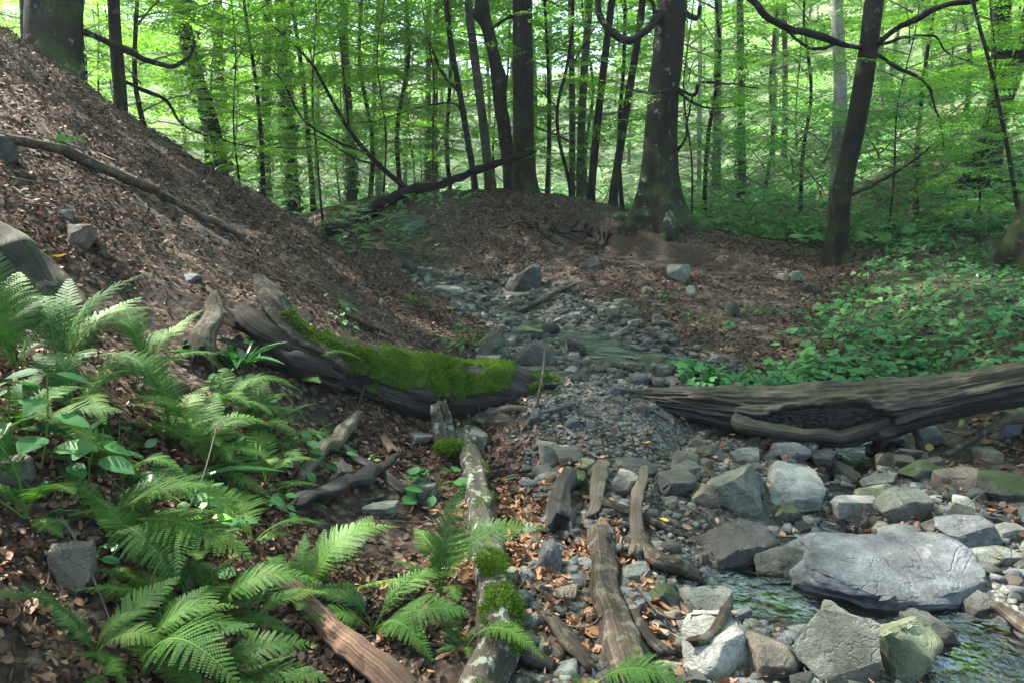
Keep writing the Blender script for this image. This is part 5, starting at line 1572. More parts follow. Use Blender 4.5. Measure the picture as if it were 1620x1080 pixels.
t24, _ = T('beech_tree', 'dark slanting tree with two long boughs standing at the edge of the brambles', (1324, 420, 11.4), [(1326, 360, 11.4), (1334, 290, 11.4), (1350, 220, 11.4), (1366, 130, 11.4), (1376, 60, 11.4), (1386, -20, 11.4), (1394, -80, 11.4)], 27, 'bark_dark', 14, .45, ns=20, crown_=None, seed=27, taper=.75,
       extra=[([(1374, 72, 11.4), (1350, 75, 11.3), (1310, 62, 11.1), (1250, 46, 10.9), (1210, 25, 10.7), (1178, -5, 10.6), (1160, -40, 10.5)], [.03, .035, .045, .05, .05, .045, .04], None),
              ([(1330, 68, 11.2), (1290, 78, 11), (1270, 70, 10.9), (1245, 50, 10.9)], .02, .02),
              ([(1378, 82, 11.4), (1410, 50, 11.2), (1460, 22, 11), (1520, 5, 10.8), (1580, -10, 10.6)], [.05, .045, .04, .035, .03], None),
              ([(1385, 85, 11.4), (1420, 108, 11.2), (1460, 128, 11), (1478, 170, 10.8), (1492, 215, 10.7), (1490, 240, 10.6)], .03, .008),
              ([(1380, 75, 11.4), (1430, 60, 11), (1475, 58, 10.8), (1500, 85, 10.7), (1540, 100, 10.5)], .025, .008),
              ([(1346, 310, 11.4), (1400, 283, 11.2), (1450, 250, 11), (1480, 228, 10.8), (1520, 220, 10.6)], .025, .006)])
q = [px_path(e) for e in ([(1420, 108, 11.2), (1460, 128, 11), (1478, 170, 10.8), (1492, 225, 10.7)], [(1430, 60, 11), (1475, 58, 10.8), (1500, 85, 10.7), (1560, 105, 10.5)], [(1460, 128, 11), (1510, 125, 10.8), (1570, 130, 10.6)], [(1400, 283, 11.2), (1450, 250, 11), (1480, 228, 10.8), (1560, 215, 10.5)],
                          [(1310, 62, 11.1), (1270, 75, 10.9), (1230, 90, 10.7)], [(1478, 170, 10.8), (1530, 180, 10.6), (1590, 175, 10.5)], [(1520, 5, 10.8), (1550, 30, 10.6), (1600, 40, 10.5)], [(1370, 90, 11.4), (1345, 85, 11.1), (1320, 95, 10.9)])]
sprays_on(t24, q, gt, every=.24, sc=(.45, .8), start=.1)
T('beech_tree', 'dark forked trunk on a mossy base on the right hillside', (1546, 335, 17), [(1558, 260, 17), (1575, 190, 17), (1584, 110, 17), (1583, 20, 17), (1580, -60, 17)], 27, 'bark_dark', 14, .8, ns=18, seed=28,
  extra=[([(1580, 180, 17), (1598, 130, 16.9), (1612, 80, 16.8), (1625, 20, 16.7), (1632, -60, 16.7)], .2, .15)])
T('beech_tree', 'thick dark trunk leaning out of the right edge above the brambles', (1614, 446, 9.2), [(1640, 370, 9.2), (1668, 280, 9.2), (1700, 160, 9.2)], 52, 'bark_dark', 14, .45, ns=24, crown_=HIGH[1], seed=29)
t31, _ = T('young_tree', 'thin dark sapling slanting in front of the right hillside', (1618, 345, 10.5), [(1600, 270, 10.5), (1584, 185, 10.5), (1570, 120, 10.5)], 6, 'bark_dark', 5, .2, seed=30, ns=8)
q = [px_path(e) for e in ([(1600, 270, 10.5), (1560, 262, 10.2), (1510, 275, 10)], [(1590, 215, 10.5), (1545, 200, 10.2), (1500, 205, 10)], [(1610, 310, 10.5), (1570, 315, 10.2), (1530, 325, 10)], [(1605, 300, 10.5), (1640, 290, 10.2)])]
sprays_on(t31, q, gt, every=.22, sc=(.35, .65), start=.05)
# pale distant trunks seen through the clearing
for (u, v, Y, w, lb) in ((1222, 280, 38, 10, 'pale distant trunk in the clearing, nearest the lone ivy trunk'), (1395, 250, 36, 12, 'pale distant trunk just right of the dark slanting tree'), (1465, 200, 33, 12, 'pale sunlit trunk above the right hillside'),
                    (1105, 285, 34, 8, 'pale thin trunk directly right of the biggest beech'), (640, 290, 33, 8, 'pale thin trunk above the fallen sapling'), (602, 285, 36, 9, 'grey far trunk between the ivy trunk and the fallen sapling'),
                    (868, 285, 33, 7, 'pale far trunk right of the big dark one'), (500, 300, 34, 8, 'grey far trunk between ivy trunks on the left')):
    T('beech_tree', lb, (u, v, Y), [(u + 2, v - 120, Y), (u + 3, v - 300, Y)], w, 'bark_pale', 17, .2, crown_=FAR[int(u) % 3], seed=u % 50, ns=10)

# --- leafy understorey trees (young beeches) between the trunks
def young(n, x, y, me, s, label, group=None, name='young_beech', tw=.07):
    z = float(h(np.array([x]), np.array([y]))[0])
    r_ = thing(name, label, 'tree', (x, y, z), group)
    g = np.random.default_rng(n)
    tw = .045 if group else tw
    key = 'ytrunk%.3f' % tw
    if key not in _ym:
        C = np.array([[0, 0, -.3], [.16, .08, 2.0], [-.12, .10, 4.2], [.15, -.1, 6.8], [0, 0, 9.6]])
        _ym[key] = trunk_mesh(C, [tw, tw * .85, tw * .7, tw * .5, .01], 'bark_dark', 30, 9, .3).mesh('trunk', M['bark_dark'])
    for nm, m in (('trunk', _ym[key]), ('crown', me[0]), ('limbs', me[1])):
        o = link(nm, m, r_)
    r_.rotation_euler = (g.normal() * .03, g.normal() * .03, g.uniform(0, 6.28)); r_.scale = (s, s, s * g.uniform(.9, 1.1))
    return r_
_ym = {}
UND = [(250, 12.5, .8, 'leafy young beech right behind the crest of the left slope'), (330, 17, 1.0, 'leafy young beech around the leaning ivy trunk'), (420, 14.5, .75, 'bright low young beech at the foot of the left slope'),
       (500, 18.5, 1.0, 'young beech filling the gap left of the fallen sapling'), (585, 21, 1.1, 'layered young beech behind the fallen sapling'), (640, 19, .95, 'young beech spreading over the left end of the mound'),
       (720, 21.5, 1.05, 'young beech behind the thin crooked tree'), (860, 20, 1.0, 'young beech between the big dark trunk and the trio'), (985, 22, 1.05, 'young beech left of the biggest beech'),
       (1110, 20.5, .95, 'young beech right of the biggest beech'), (1200, 29, 1.1, 'young beech in the middle of the clearing'), (1260, 19, .8, 'low young beech left of the pale trunk'),
       (1440, 16.5, .85, 'young beech behind the brambles right of the slanting tree'), (1500, 21, 1.0, 'young beech on the right hillside left of the forked trunk'), (1640, 15, .9, 'young beech at the right edge'),
       (150, 15, .9, 'young beech between the thick trunk and the thin one on the slope'), (20, 14, 1.0, 'young beech left of the thick trunk'), (930, 28, 1.15, 'tall young beech far behind the trio')]
UND += [(395, 13.4, .6, 'low leafy beech right against the left slope below the leaning ivy trunk'), (515, 15.2, .7, 'leafy young beech in front of the ivy trunks beyond the slope end'), (610, 16.4, .7, 'leafy young beech leaning over the fallen sapling'),
        (690, 18, .75, 'fresh young beech behind the crest left of the crooked tree'), (1090, 16.2, .7, 'young beech hard behind the biggest beech'), (1400, 13.4, .6, 'young beech just right of the dark slanting tree'), (1540, 13.2, .65, 'young beech before the forked trunk on the right hillside')]
for i, (u, Y, s, lb) in enumerate(UND):
    x = (u - 810) / F * Y
    young(i, x, Y, LOW[i % 3], s, lb, tw=(.07 if i < 18 else .034))

gy = np.random.default_rng(14)
ypts = [((u - 810) / F * Y, Y) for (u, Y, s, lb) in UND]
for k in range(600):
    Y = gy.uniform(17, 36); a = gy.uniform(-44, 42); x = Y * math.tan(R(a))
    if all((x - p[0]) ** 2 + (Y - p[1]) ** 2 > 3.1 ** 2 for p in ypts) and not (10 < a < 27 and Y < 34):
        ypts.append((x, Y))
for i, (x, Y) in enumerate(ypts[len(UND):][:30]):
    young(50 + i, x, Y, LOW[i % 3], gy.uniform(.75, 1.2), 'slight young beech of the green thicket behind the mound', 'young beeches of the thicket')

# --- trees of the wood beyond: nothing tells them apart
g2 = np.random.default_rng(8)
pts = []
for k in range(4000):
    Y = g2.uniform(31, 100); a = g2.uniform(-48, 48)
    x = Y * math.tan(R(a))
    if all((x - p[0]) ** 2 + (Y - p[1]) ** 2 > (4.6 + .06 * Y) ** 2 for p in pts):
        if 10 < a < 19 and Y < 50: continue      # the clearing
        pts.append((x, Y))
    if len(pts) >= 100: break
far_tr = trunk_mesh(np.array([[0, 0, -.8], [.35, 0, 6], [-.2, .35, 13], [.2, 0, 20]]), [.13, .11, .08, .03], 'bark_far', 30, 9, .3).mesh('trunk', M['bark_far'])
for i, (x, y) in enumerate(pts):
    z = float(h(np.array([x]), np.array([y]))[0])
    r_ = thing('woodland_tree', 'slender tree of the sunlit wood beyond the mound', 'tree', (x, y, z), 'trees of the sunlit wood beyond')
    c_ = (FAR + FARH)[int(g2.integers(0, 5))] if y > 34 else (FAR)[int(g2.integers(0, 3))]
    for nm, m in (('trunk', far_tr), ('crown', c_[0]), ('limbs', c_[1])):
        link(nm, m, r_)
    s = g2.uniform(.8, 1.15) * (1 + max(0, y - 50) * .006)
    r_.rotation_euler = (g2.normal() * .035, g2.normal() * .035, g2.uniform(0, 6.28)); r_.scale = (s, s, s)

tall_tr = trunk_mesh(np.array([[0, 0, -.5], [.1, 0, 6], [-.1, .1, 13], [0, 0, 20]]), [.26, .22, .16, .04], 'bark', 30, 12, .3).mesh('trunk', M['bark'])
# --- tall trees beside and behind the camera whose crowns close over the stream
for i, (x, y, s) in enumerate([(-9.5, 3, 1.0), (8.5, 4, 1.0), (-4, -9, 1.0), (7, -7, 1.05), (-12, -4, 1.0), (2.2, -12, 1.0), (-15, 9, 1.1), (-11, 13.5, .95), (-3.5, -4, .95), (4.5, -2.5, .9), (9.5, 8.5, 1.1), (0.5, -7, 1.0), (-7.5, -1, 1.0), (9.5, -1, 1.0)]):
    z = float(h(np.array([x]), np.array([y]))[0])
    r_ = thing('beech_tree', 'tall beech whose crown closes over the stream from beside the view', 'tree', (x, y, z), 'tall beeches around the stream')
    for nm, m in (('trunk', tall_tr), ('crown', HIGH[i % 3][0]), ('limbs', HIGH[i % 3][1])):
        link(nm, m, r_)
    r_.rotation_euler = (0, 0, i * 1.3); r_.scale = (s,) * 3

# --- shrubs
SHR = [(585, 17.5, .75, 'bright green shrub in the hollow left of the mound'), (690, 16.8, .6, 'fresh green bush right behind the crest left of the big trunk'), (540, 17.5, .8, 'leafy shrub at the left end of the fallen pole'), (480, 16.5, .8, 'shrub behind the low end of the left slope'),
       (430, 18, 1.0, 'shrub below the pair of ivy trunks'), (1120, 17.5, 1.0, 'shrub just behind the shoulder of the mound'), (1175, 15.5, .85, 'small upright shrub behind the mound crest'), (1245, 16, 1.15, 'pale shrub left of the pale trunk'),
       (1290, 14.5, 1.0, 'bright shrub at the foot of the pale trunk'), (1375, 13.8, 1.1, 'bright green shrub right of the dark slanting tree'), (1430, 12.6, 1.0, 'shrub rising out of the brambles'), (1480, 14.5, 1.1, 'shrub at the foot of the right hillside'),
       (1530, 12.5, .8, 'low shrub before the mossy tree base'), (1120, 23, 1.2, 'wide shrub beyond the mound in the clearing'), (1200, 22, 1.2, 'pale wide shrub in the clearing'), (1280, 25, 1.3, 'tall shrub at the back of the clearing'),
       (1400, 20, 1.1, 'shrub on the lower right hillside'), (520, 23, 1.2, 'wide shrub far behind the left slope'), (610, 24, 1.2, 'wide shrub behind the left end of the mound'), (380, 20, 1.1, 'shrub behind the leaning ivy trunk'), (800, 24, 1.2, 'shrub showing behind the big dark trunk'), (950, 24, 1.2, 'shrub showing behind the trio of trunks')]
SHR += [((622, 405), 0, .30, 'bright ferny bush growing on the gravel fan under the fallen pole'), ((560, 405), 0, .24, 'bright ferny bush between the slope foot and the fallen pole'), ((655, 412), 0, .26, 'low green tuft of leaves on the gravel fan')]
for i, (u, Y, s, lb) in enumerate(SHR):
    if isinstance(u, tuple):
        x, Y = ground(*u)[:2]
    else:
        x = (u - 810) / F * Y
    z = float(h(np.array([x]), np.array([Y]))[0])
    r_ = thing('shrub', lb, 'shrub', (x, Y, z))
    for nm, m in (('foliage', SHRUB[i % 3][0]), ('stems', SHRUB[i % 3][1])):
        link(nm, m, r_)
    r_.rotation_euler = (0, 0, i * 2.1); r_.scale = (s, s, s * .85)

# roots hanging out of the eroded bank
rr_ = thing('exposed_roots', 'tangle of dark roots hanging out of the eroded bank below the biggest beech', 'roots', ground(960, 385))
Ob = np.array(rr_.location); gr = np.random.default_rng(71)
for k in range(16):
    u0 = gr.uniform(840, 985); v0 = 352 + (u0 - 850) * .09 + gr.uniform(0, 16)
    p = ground(u0, v0) + [0, 0, .02]; pts_ = [p]
    d_ = np.array([gr.uniform(-.5, .5), -.35])
    for q_ in range(4):
        d_ = d_ + gr.normal(size=2) * .25
        n_ = pts_[-1][:2] + d_ * .22
        pts_.append(np.array([n_[0], n_[1], float(h(n_[0:1], n_[1:2])[0]) + gr.uniform(.0, .07)]))
    V, Fs, _, _ = tube(np.array(pts_) - Ob, [.028, .022, .016, .01, .004], 20, 6, .1, 14, .2); m = MB(); m.add(V, Fs); m.build('root', M['bark_dark'], rr_)

# --- ground cover of the wood floor behind and brambles on the right bank
def groundcover():
    g = np.random.default_rng(61)
    # three leaflets of a bramble leaf
    def tri_leaf():
        Vs, Fl = [], []
        for k, (a, s) in enumerate(((0, 1), (R(72), .85), (R(-72), .85))):
            c, s_ = math.cos(a), math.sin(a)
            B = LEAF * np.array([1.35, 1, 1]) * s
            Vs.append(np.stack([B[:, 0] * c - B[:, 1] * s_, B[:, 0] * s_ + B[:, 1] * c, B[:, 2]], -1)); Fl.append(LEAF_F[0] + 6 * k)
        return np.vstack(Vs), [np.vstack(Fl)]
    TL, TF = tri_leaf()
    def put(P, size, lo, hi, mat, label, name, tilt=.35):
        n = len(P); N = nrm(P[:, 0], P[:, 1]) * .6 + [0, -.15, .5] + g.normal(size=(n, 3)) * tilt
        N /= np.linalg.norm(N, axis=1, keepdims=True)
        d = g.normal(size=(n, 3)); d -= (d * N).sum(1, keepdims=True) * N
        hgt = g.uniform(lo, hi, n) * (.6 + .5 * fb2(P[:, 0], P[:, 1], 1.5, 2, 7))
        C = np.stack([P[:, 0], P[:, 1], h(P[:, 0], P[:, 1]) + np.clip(hgt, .02, None)], -1)
        V, Fs, rr = scatter(TL, TF, C, frames(d, N), size * g.uniform(.6, 1.25, n), np.clip(g.normal(.45, .22, n), 0, 1))
        m = MB(); m.add(V, Fs, rr)
        tag(m.build(name, M[mat], smooth=False), label, kind='stuff')
    dens = lambda x, y: bramble_mask(x, y) * np.clip(.55 + .9 * fb2(x, y, 1.0, 3, 15), .05, 1)
    put(sample_area(5200, dens, 1.6, 9.5, 4.9, 14, g), .060, .03, .34, 'broad', 'dense bramble leaves covering the right bank behind the hollow log', 'bramble_cover')
    dn2 = lambda x, y: bramble_mask(x, y) * sstep(.0, .35, fb2(x, y, .8, 3, 33.0))
    put(sample_area(1300, dn2, 1.6, 9.5, 5.8, 14, g), .068, .10, .36, 'shrub_leaf', 'taller pale bramble shoots on the right bank', 'bramble_cover', .45)
    put(sample_area(3800, dens, 1.6, 9.5, 4.9, 14, g), .034, .02, .22, 'ivy', 'small dark leaves low among the brambles', 'ground_ivy', .5)
    st = MB()
    for (x, y) in sample_area(260, dens, 1.6, 8, 5.2, 12, g):
        a = g.uniform(0, 6.28); L_ = g.uniform(.3, .9); z0 = float(h(np.array([x]), np.array([y]))[0])
        V, Fs, _, _ = tube([[x, y, z0], [x + math.cos(a) * L_ * .4, y + math.sin(a) * L_ * .4, z0 + L_ * .45], [x + math.cos(a) * L_, y + math.sin(a) * L_, z0 + L_ * .15]], [.004, .003, .002], 8, 4, cap=False); st.add(V, Fs)
    tag(st.build('bramble_stems', M['log_brown']), 'arching bramble stems among the leaves of the right bank', kind='stuff')
    put(sample_area(1100, lambda x, y: np.exp(-((y - 5.5 - .05 * x) / .35) ** 2), 1.3, 3.4, 4.9, 6.3, g), .055, .03, .16, 'broad', 'low leaves along the back of the hollow log', 'bramble_cover')
    bg_ = lambda x, y: back_green(x, y) * np.clip(.5 + .9 * fb2(x, y, .5, 3, 18), .05, 1) * np.clip(14 / y, .2, 1)
    put(sample_area(10500, bg_, -16, 18, 11, 42, g), .15, .05, .6, 'shrub_leaf', 'green undergrowth of the wood floor behind the mound', 'undergrowth', .4)
    bg2 = lambda x, y: np.exp(-(np.hypot(x + 2.6, y - 14.2) / 1.2) ** 2)
    put(sample_area(420, bg2, -6, 1, 11.5, 17, g), .07, .03, .3, 'shrub_leaf', 'fresh leaves in the hollow left of the mound', 'undergrowth', .4)
groundcover()
# ------------------------------------------------------------------ ferns
def frond_mesh(seed, npair=26, wid=.27, arch=.32, nseg=9, side=0.0):
    """unit frond: stalk and comb-like leaflets along +Y, arching up and over"""
    g = np.random.default_rng(seed)
    m = MB()
    def rc(t): return np.array([side * t * t, t, arch * (4 * t * (1 - t)) * .62 - .0 * t])
    C = np.array([rc(t) for t in np.linspace(0, 1, 8)])
    V, Fs, _, _ = tube(C, [.011, .009, .008, .007, .005, .004, .003, .0012], 20, 5, cap=False)
    m.add(V, Fs, .95)
    P, D, N, S, Rn = [], [], [], [], []
    for i in range(npair):
        f = (i + .5) / npair
        t = .20 + .79 * f
        L = wid * (math.sin(min(1, (f + .12) * 1.9) * math.pi / 2)) * (1 - max(0, f - .25) / .76) ** .85 + .012
        c = rc(t); e = (rc(min(1, t + .02)) - rc(t - .02)); e /= np.linalg.norm(e)
        xs = np.array([1.0, 0, 0]); up = np.cross(xs, e); up /= np.linalg.norm(up)
        for s in (-1, 1):
            a = R(70 - 22 * f) + g.normal() * .05
            d = xs * s * math.sin(a) + e * math.cos(a) + up * g.uniform(.0, .18)
            Ls = L * g.uniform(.9, 1.06)
            nseg_ = max(4, int(13 * Ls / wid) + 2)
            rn = np.clip(.5 + g.normal() * .12, 0, 1)
            pw = np.cross(d, up); pw /= np.linalg.norm(pw)
            # midrib of the pinna
            for k in range(nseg_):
                u = (k + .3) / nseg_
                q = c + d * Ls * u - up * .20 * Ls * u * u
                ll = .0205 * (26 / npair) * (.55 + .45 * Ls / wid) * (1 - u) ** .55 * (.75 + .25 * min(1, u * 6)) + .003
                for s2 in (-1, 1):
                    dd = pw * s2 * .86 + d * .5
                    P.append(q); D.append(dd); N.append(up + g.normal(size=3) * .10); S.append([Ls / nseg_ * 1.15, ll, ll]); Rn.append(rn)
            P.append(c + d * Ls * .93 - up * .17 * Ls); D.append(d - up * .3); N.append(up); S.append([.006, .08 * Ls, .08 * Ls]); Rn.append(rn)
    Tm = np.array([[-.36, 0, 0], [.40, 0, 0], [.36, .65, .02], [.05, 1, -.04], [-.28, .7, .02]])
    V, Fs, rr = scatter(Tm, [np.array([[0, 1, 2, 3, 4]])], np.array(P), frames(np.array(D), np.array(N)), np.array(S), np.array(Rn))
    m.add(V, Fs, rr)
    return m.mesh('frond', M['fern'], smooth=False)

FRONDS = [frond_mesh(1, 26, .26, .30), frond_mesh(2, 24, .30, .22), frond_mesh(3, 28, .24, .42, side=.12), frond_mesh(4, 22, .22, .14, side=-.10), frond_mesh(5, 27, .28, .50)]

def frond(root_, b, tip, k, roll=0.0, wscale=1.0):
    b = np.asarray(b); tip = np.asarray(tip)
    d = tip - b; L_ = np.linalg.norm(d); y = d / L_
    z = np.array([0, 0, 1.0]); 
    if abs(y[2]) > .85: z = np.array([0, -.6, .8])
    x = np.cross(y, z); x /= np.linalg.norm(x); z = np.cross(x, y)
    Rm = np.stack([x, y, z], -1) @ np.array(Matrix.Rotation(roll, 3, 'Y'))
    o = link('frond', FRONDS[k], root_)
    mw = Matrix(Rm.tolist()).to_4x4() @ Matrix.Diagonal((L_ * wscale, L_, L_, 1))
    mw.translation = Vector(b - np.array(root_.location))
    o.matrix_local = mw
    return o

def fern(label, base, tips, extra=4, reach=.42, rise=.25, seed=0, group=None):
    """base pixel on the ground; tips: (u, v, height above ground there or None, distance offset) """
    b = ground(*base)
    r_ = thing('fern', label, 'fern', b, group)
    g = np.random.default_rng(seed + 900)
    k = seed
    for tp in tips:
        u, v, dY, roll = tp
        p = at(u, v, b[1] + dY)
        gz = float(h(p[0:1], p[1:2])[0])
        if p[2] < gz + .03: p[2] = gz + .03
        frond(r_, b, p, k % 5, roll, g.uniform(.92, 1.15)); k += 1
    for j in range(extra):
        a = g.uniform(0, 6.28); rr = reach * g.uniform(.7, 1.15)
        p = b + np.array([math.cos(a) * rr, math.sin(a) * rr, 0])
        p[2] = max(float(h(p[0:1], p[1:2])[0]) + .04, b[2] + rise * g.uniform(.2, 1.0) * reach / .42)
        frond(r_, b, p, k % 5, g.uniform(-.3, .3), g.uniform(.85, 1.1)); k += 1
    return r_

FERNS = [
 ('tall upright fern growing beside the lichened log', (695, 935), [(735, 762, .05, .0), (770, 830, .15, .2), (862, 822, .1, .2), (620, 880, -.05, -.1), (655, 835, .2, 0), (700, 870, -.1, 0)], 3),
 ('broad fern with one wide frond beside the reddish log', (590, 1000), [(742, 968, -.08, .15), (700, 1060, -.2, .1), (655, 1010, -.2, 0), (480, 985, .05, 0)], 3),
 ('fern with three upright fronds above the reddish log', (490, 955), [(470, 845, .12, 0), (525, 838, .15, 0), (628, 832, .2, .1), (420, 880, .05, -.1), (590, 815, .3, .1)], 2),
 ('fern filling the bottom left with a long feathery frond', (225, 1070), [(395, 1000, -.05, .1), (380, 960, .1, 0), (330, 925, .2, 0), (240, 990, .2, 0), (410, 1062, -.2, .1), (120, 1075, -.1, 0)], 3),
 ('fern on the very bottom edge under the reddish log', (330, 1110), [(460, 1030, .05, 0), (420, 1090, -.1, 0), (520, 1075, -.05, 0), (250, 1060, 0, 0)], 2),
 ('fern whose pale frond droops over the soil at lower left', (170, 830), [(282, 925, -.25, .1), (400, 885, -.1, 0), (255, 800, .1, 0), (110, 800, .1, 0), (395, 830, .05, 0)], 2),
 ('fern with an oval frond left of the charred plank', (400, 860), [(460, 845, .0, .1), (360, 820, .1, 0), (300, 740, .3, 0), (345, 870, -.1, 0)], 2),
 ('small fern arching beside the pale dry log', (420, 770), [(505, 725, .1, 0), (500, 770, -.05, 0), (440, 720, .2, 0)], 2),
 ('dense fern at the middle left with long flat fronds', (270, 690), [(375, 745, -.2, .15), (150, 590, .2, 0), (240, 575, .25, .1), (330, 610, .25, 0), (190, 680, -.1, 0), (365, 660, .05, 0)], 3),
 ('fern pointing right below the strap-leaved fern', (345, 655), [(480, 620, .1, 0), (455, 600, .2, .1), (400, 590, .3, 0), (350, 590, .3, 0), (475, 655, -.05, 0)], 2),
 ('thin-stalked tall fern arching against the left slope', (95, 610), [(245, 430, .3, 0), (225, 470, .4, 0), (265, 490, .4, 0), (130, 440, .4, 0), (45, 470, .3, 0)], 2),
 ('fern cut by the left edge in front of the mossy slab', (25, 590), [(-10, 390, .1, 0), (60, 470, .2, 0), (85, 500, .15, 0), (-70, 500, 0, 0), (30, 430, .3, 0)], 2),
 ('low fern below the left edge beside the leafy stems', (30, 690), [(100, 665, -.1, 0), (-40, 640, 0, 0), (75, 590, .2, 0), (110, 620, .1, 0)], 3),
 ('fern spreading over leaves near the grey snag', (225, 590), [(330, 490, .3, 0), (305, 530, .2, 0), (265, 520, .3, 0), (345, 560, .1, 0), (170, 520, .3, 0)], 2),
 ('fern leaning over the root end of the mossy log', (480, 600), [(575, 570, .05, 0), (545, 545, .1, 0), (470, 560, 0, 0), (430, 640, -.1, 0)], 1),
 ('dark fern in the shade under the mid-left fronds', (330, 740), [(290, 800, -.2, 0), (370, 700, .1, 0), (250, 700, .1, 0), (420, 790, -.1, 0)], 3),
 ('small fern at the bottom edge right of the curved branch', (925, 1100), [(905, 1062, 0, 0), (950, 1072, 0, 0), (890, 1080, -.05, 0)], 1),
 ('little fern below the lichened log at the bottom', (735, 1030), [(760, 985, .05, 0), (700, 985, .1, 0), (745, 1075, -.1, 0), (690, 1050, -.05, 0)], 2),
 ('pale fern reaching toward the strap-leaved fern from below', (400, 690), [(500, 640, .1, 0), (470, 690, -.1, .1), (420, 600, .3, 0), (380, 625, .2, 0)], 2),
 ('fern hanging over the dark hollow at middle left', (200, 770), [(290, 745, -.05, 0), (230, 860, -.2, 0), (120, 730, .1, 0), (330, 800, -.1, 0)], 3),
 ('young fern beside the glowing young leaves', (300, 880), [(390, 860, 0, 0), (330, 945, -.15, 0), (250, 870, .05, 0)], 3),
 ('feathery fern low down between the reddish log and the bottom-left fern', (330, 1000), [(450, 985, .05, 0), (400, 935, .15, 0), (300, 940, .15, 0)], 3),
 ('fern with flat pale fronds in the thick of the middle-left greenery', (310, 720), [(400, 660, .1, .1), (250, 640, .2, 0), (180, 760, -.1, 0), (345, 620, .35, 0), (420, 720, -.05, 0)], 4),
 ('fern behind the tall leafy plant at the left edge', (120, 660), [(200, 560, .3, 0), (60, 560, .2, 0), (190, 620, .1, 0), (30, 620, 0, 0)], 4),
 ('fern in front of the soil-caked rock', (215, 900), [(150, 860, .1, 0), (300, 860, 0, .1), (270, 960, -.15, 0), (180, 960, -.15, 0)], 2),
 ('fern squeezed between the pale dry log and the leafy patch', (440, 730), [(380, 700, .1, 0), (500, 690, .1, 0), (460, 800, -.1, 0), (400, 770, -.05, 0)], 2),
 ('lower fern between the bottom-left fern and the reddish log tip', (400, 985), [(480, 930, .1, 0), (360, 930, .1, 0), (470, 1010, -.05, 0), (350, 1010, -.1, 0)], 2),
 ('fern filling the space under the soil-caked rock at the bottom', (150, 1040), [(240, 960, .1, 0), (90, 980, .1, 0), (280, 1030, 0, .1), (200, 1085, -.1, 0)], 3),
 ('fern with bowed fronds between the two foreground fern groups', (300, 960), [(380, 880, .15, 0), (240, 900, .1, 0), (420, 950, 0, .1), (330, 1050, -.15, 0)], 3),
 ('fern at the left edge below the big leafy stems', (40, 820), [(110, 770, .1, 0), (-20, 780, 0, 0), (100, 850, -.05, 0), (30, 760, .1, 0)], 3),
 ('bright tiny fern on the leaf slope before the upstream bed', (655, 482), [(672, 470, 0, 0), (640, 470, 0, 0), (660, 466, .1, 0), (690, 483, -.1, 0)], 5),
]
for i, (lb, b_, tips, ex) in enumerate(FERNS):
    fern(lb, b_, tips, ex, seed=i, reach=(.36 if 'tiny' not in lb else .2), rise=.2)

# ------------------------------------------------------------------ broad-leaved plants
def oval_leaf(w=.62, heart=0.0, serr=.02, n=9, fold=.12, curl=-.15, seed=0):
    """leaf blade along +Y, unit length, toothed outline, folded along the midrib"""
    t = np.linspace(0, 1, n)
    prof = np.sin(np.clip(t, 0, 1) ** .75 * math.pi) ** .8 * w / 2
    V, rows = [], []
    for i in range(n):
        z = curl * t[i] ** 2
        pr = max(prof[i], .004) * (1 + serr * (1 if i % 2 else -1))
        y0 = t[i]
        V += [[0, y0, z - .02], [pr * .5, y0 - heart * .5 * (1 - t[i]), z + fold * pr * .8 + .01 * (i % 2)], [pr, y0 - heart * (1 - t[i]) ** 2 * .8, z + fold * pr],
              [-pr * .5, y0 - heart * .5 * (1 - t[i]), z + fold * pr * .8 + .01 * (i % 2)], [-pr, y0 - heart * (1 - t[i]) ** 2 * .8, z + fold * pr]]
    Fq = []
    for i in range(n - 1):
        a, b = 5 * i, 5 * (i + 1)
        Fq += [[a, a + 1, b + 1, b], [a + 1, a + 2, b + 2, b + 1], [a, b, b + 3, a + 3], [a + 3, b + 3, b + 4, a + 4]]
    return np.array(V), [np.array(Fq)]

BROAD = oval_leaf(.62, .10, .05)
ROUND = oval_leaf(1.0, .25, .05, fold=.05, curl=-.08)
STRAP = oval_leaf(.19, .02, .03, n=14, fold=.5, curl=-.45)
_lm = {}
def leaf_part(root_, p, d, up, size, kind='broad', mat='broad', name='leaf'):
    T_ = {'broad': BROAD, 'round': ROUND, 'strap': STRAP}[kind]
    if (kind, mat) not in _lm:
        _lm[(kind, mat)] = [make_mesh('leaf', T_[0], T_[1], M[mat], rnd=np.full(len(T_[0]), r_)) for r_ in (.2, .45, .7)]
    o = link(name, _lm[(kind, mat)][int(abs(p[0]) * 997) % 3], root_)
    Rm = frames(np.array([d], float), np.array([up], float))[0]
    mw = Matrix(Rm.tolist()).to_4x4() @ Matrix.Diagonal((size, size, size, 1))
    mw.translation = Vector(np.asarray(p) - np.array(root_.location))
    o.matrix_local = mw
    return o

def stem_part(root_, pts, r0=.004, r1=.002, mat='fern', rnd=.8, name='stem'):
    V, Fs, _, _ = tube(np.array(pts) - np.array(root_.location), np.linspace(r0, r1, len(pts)), 12, 6, cap=False)
    m = MB(); m.add(V, Fs, rnd); return m.build(name, M[mat], root_)

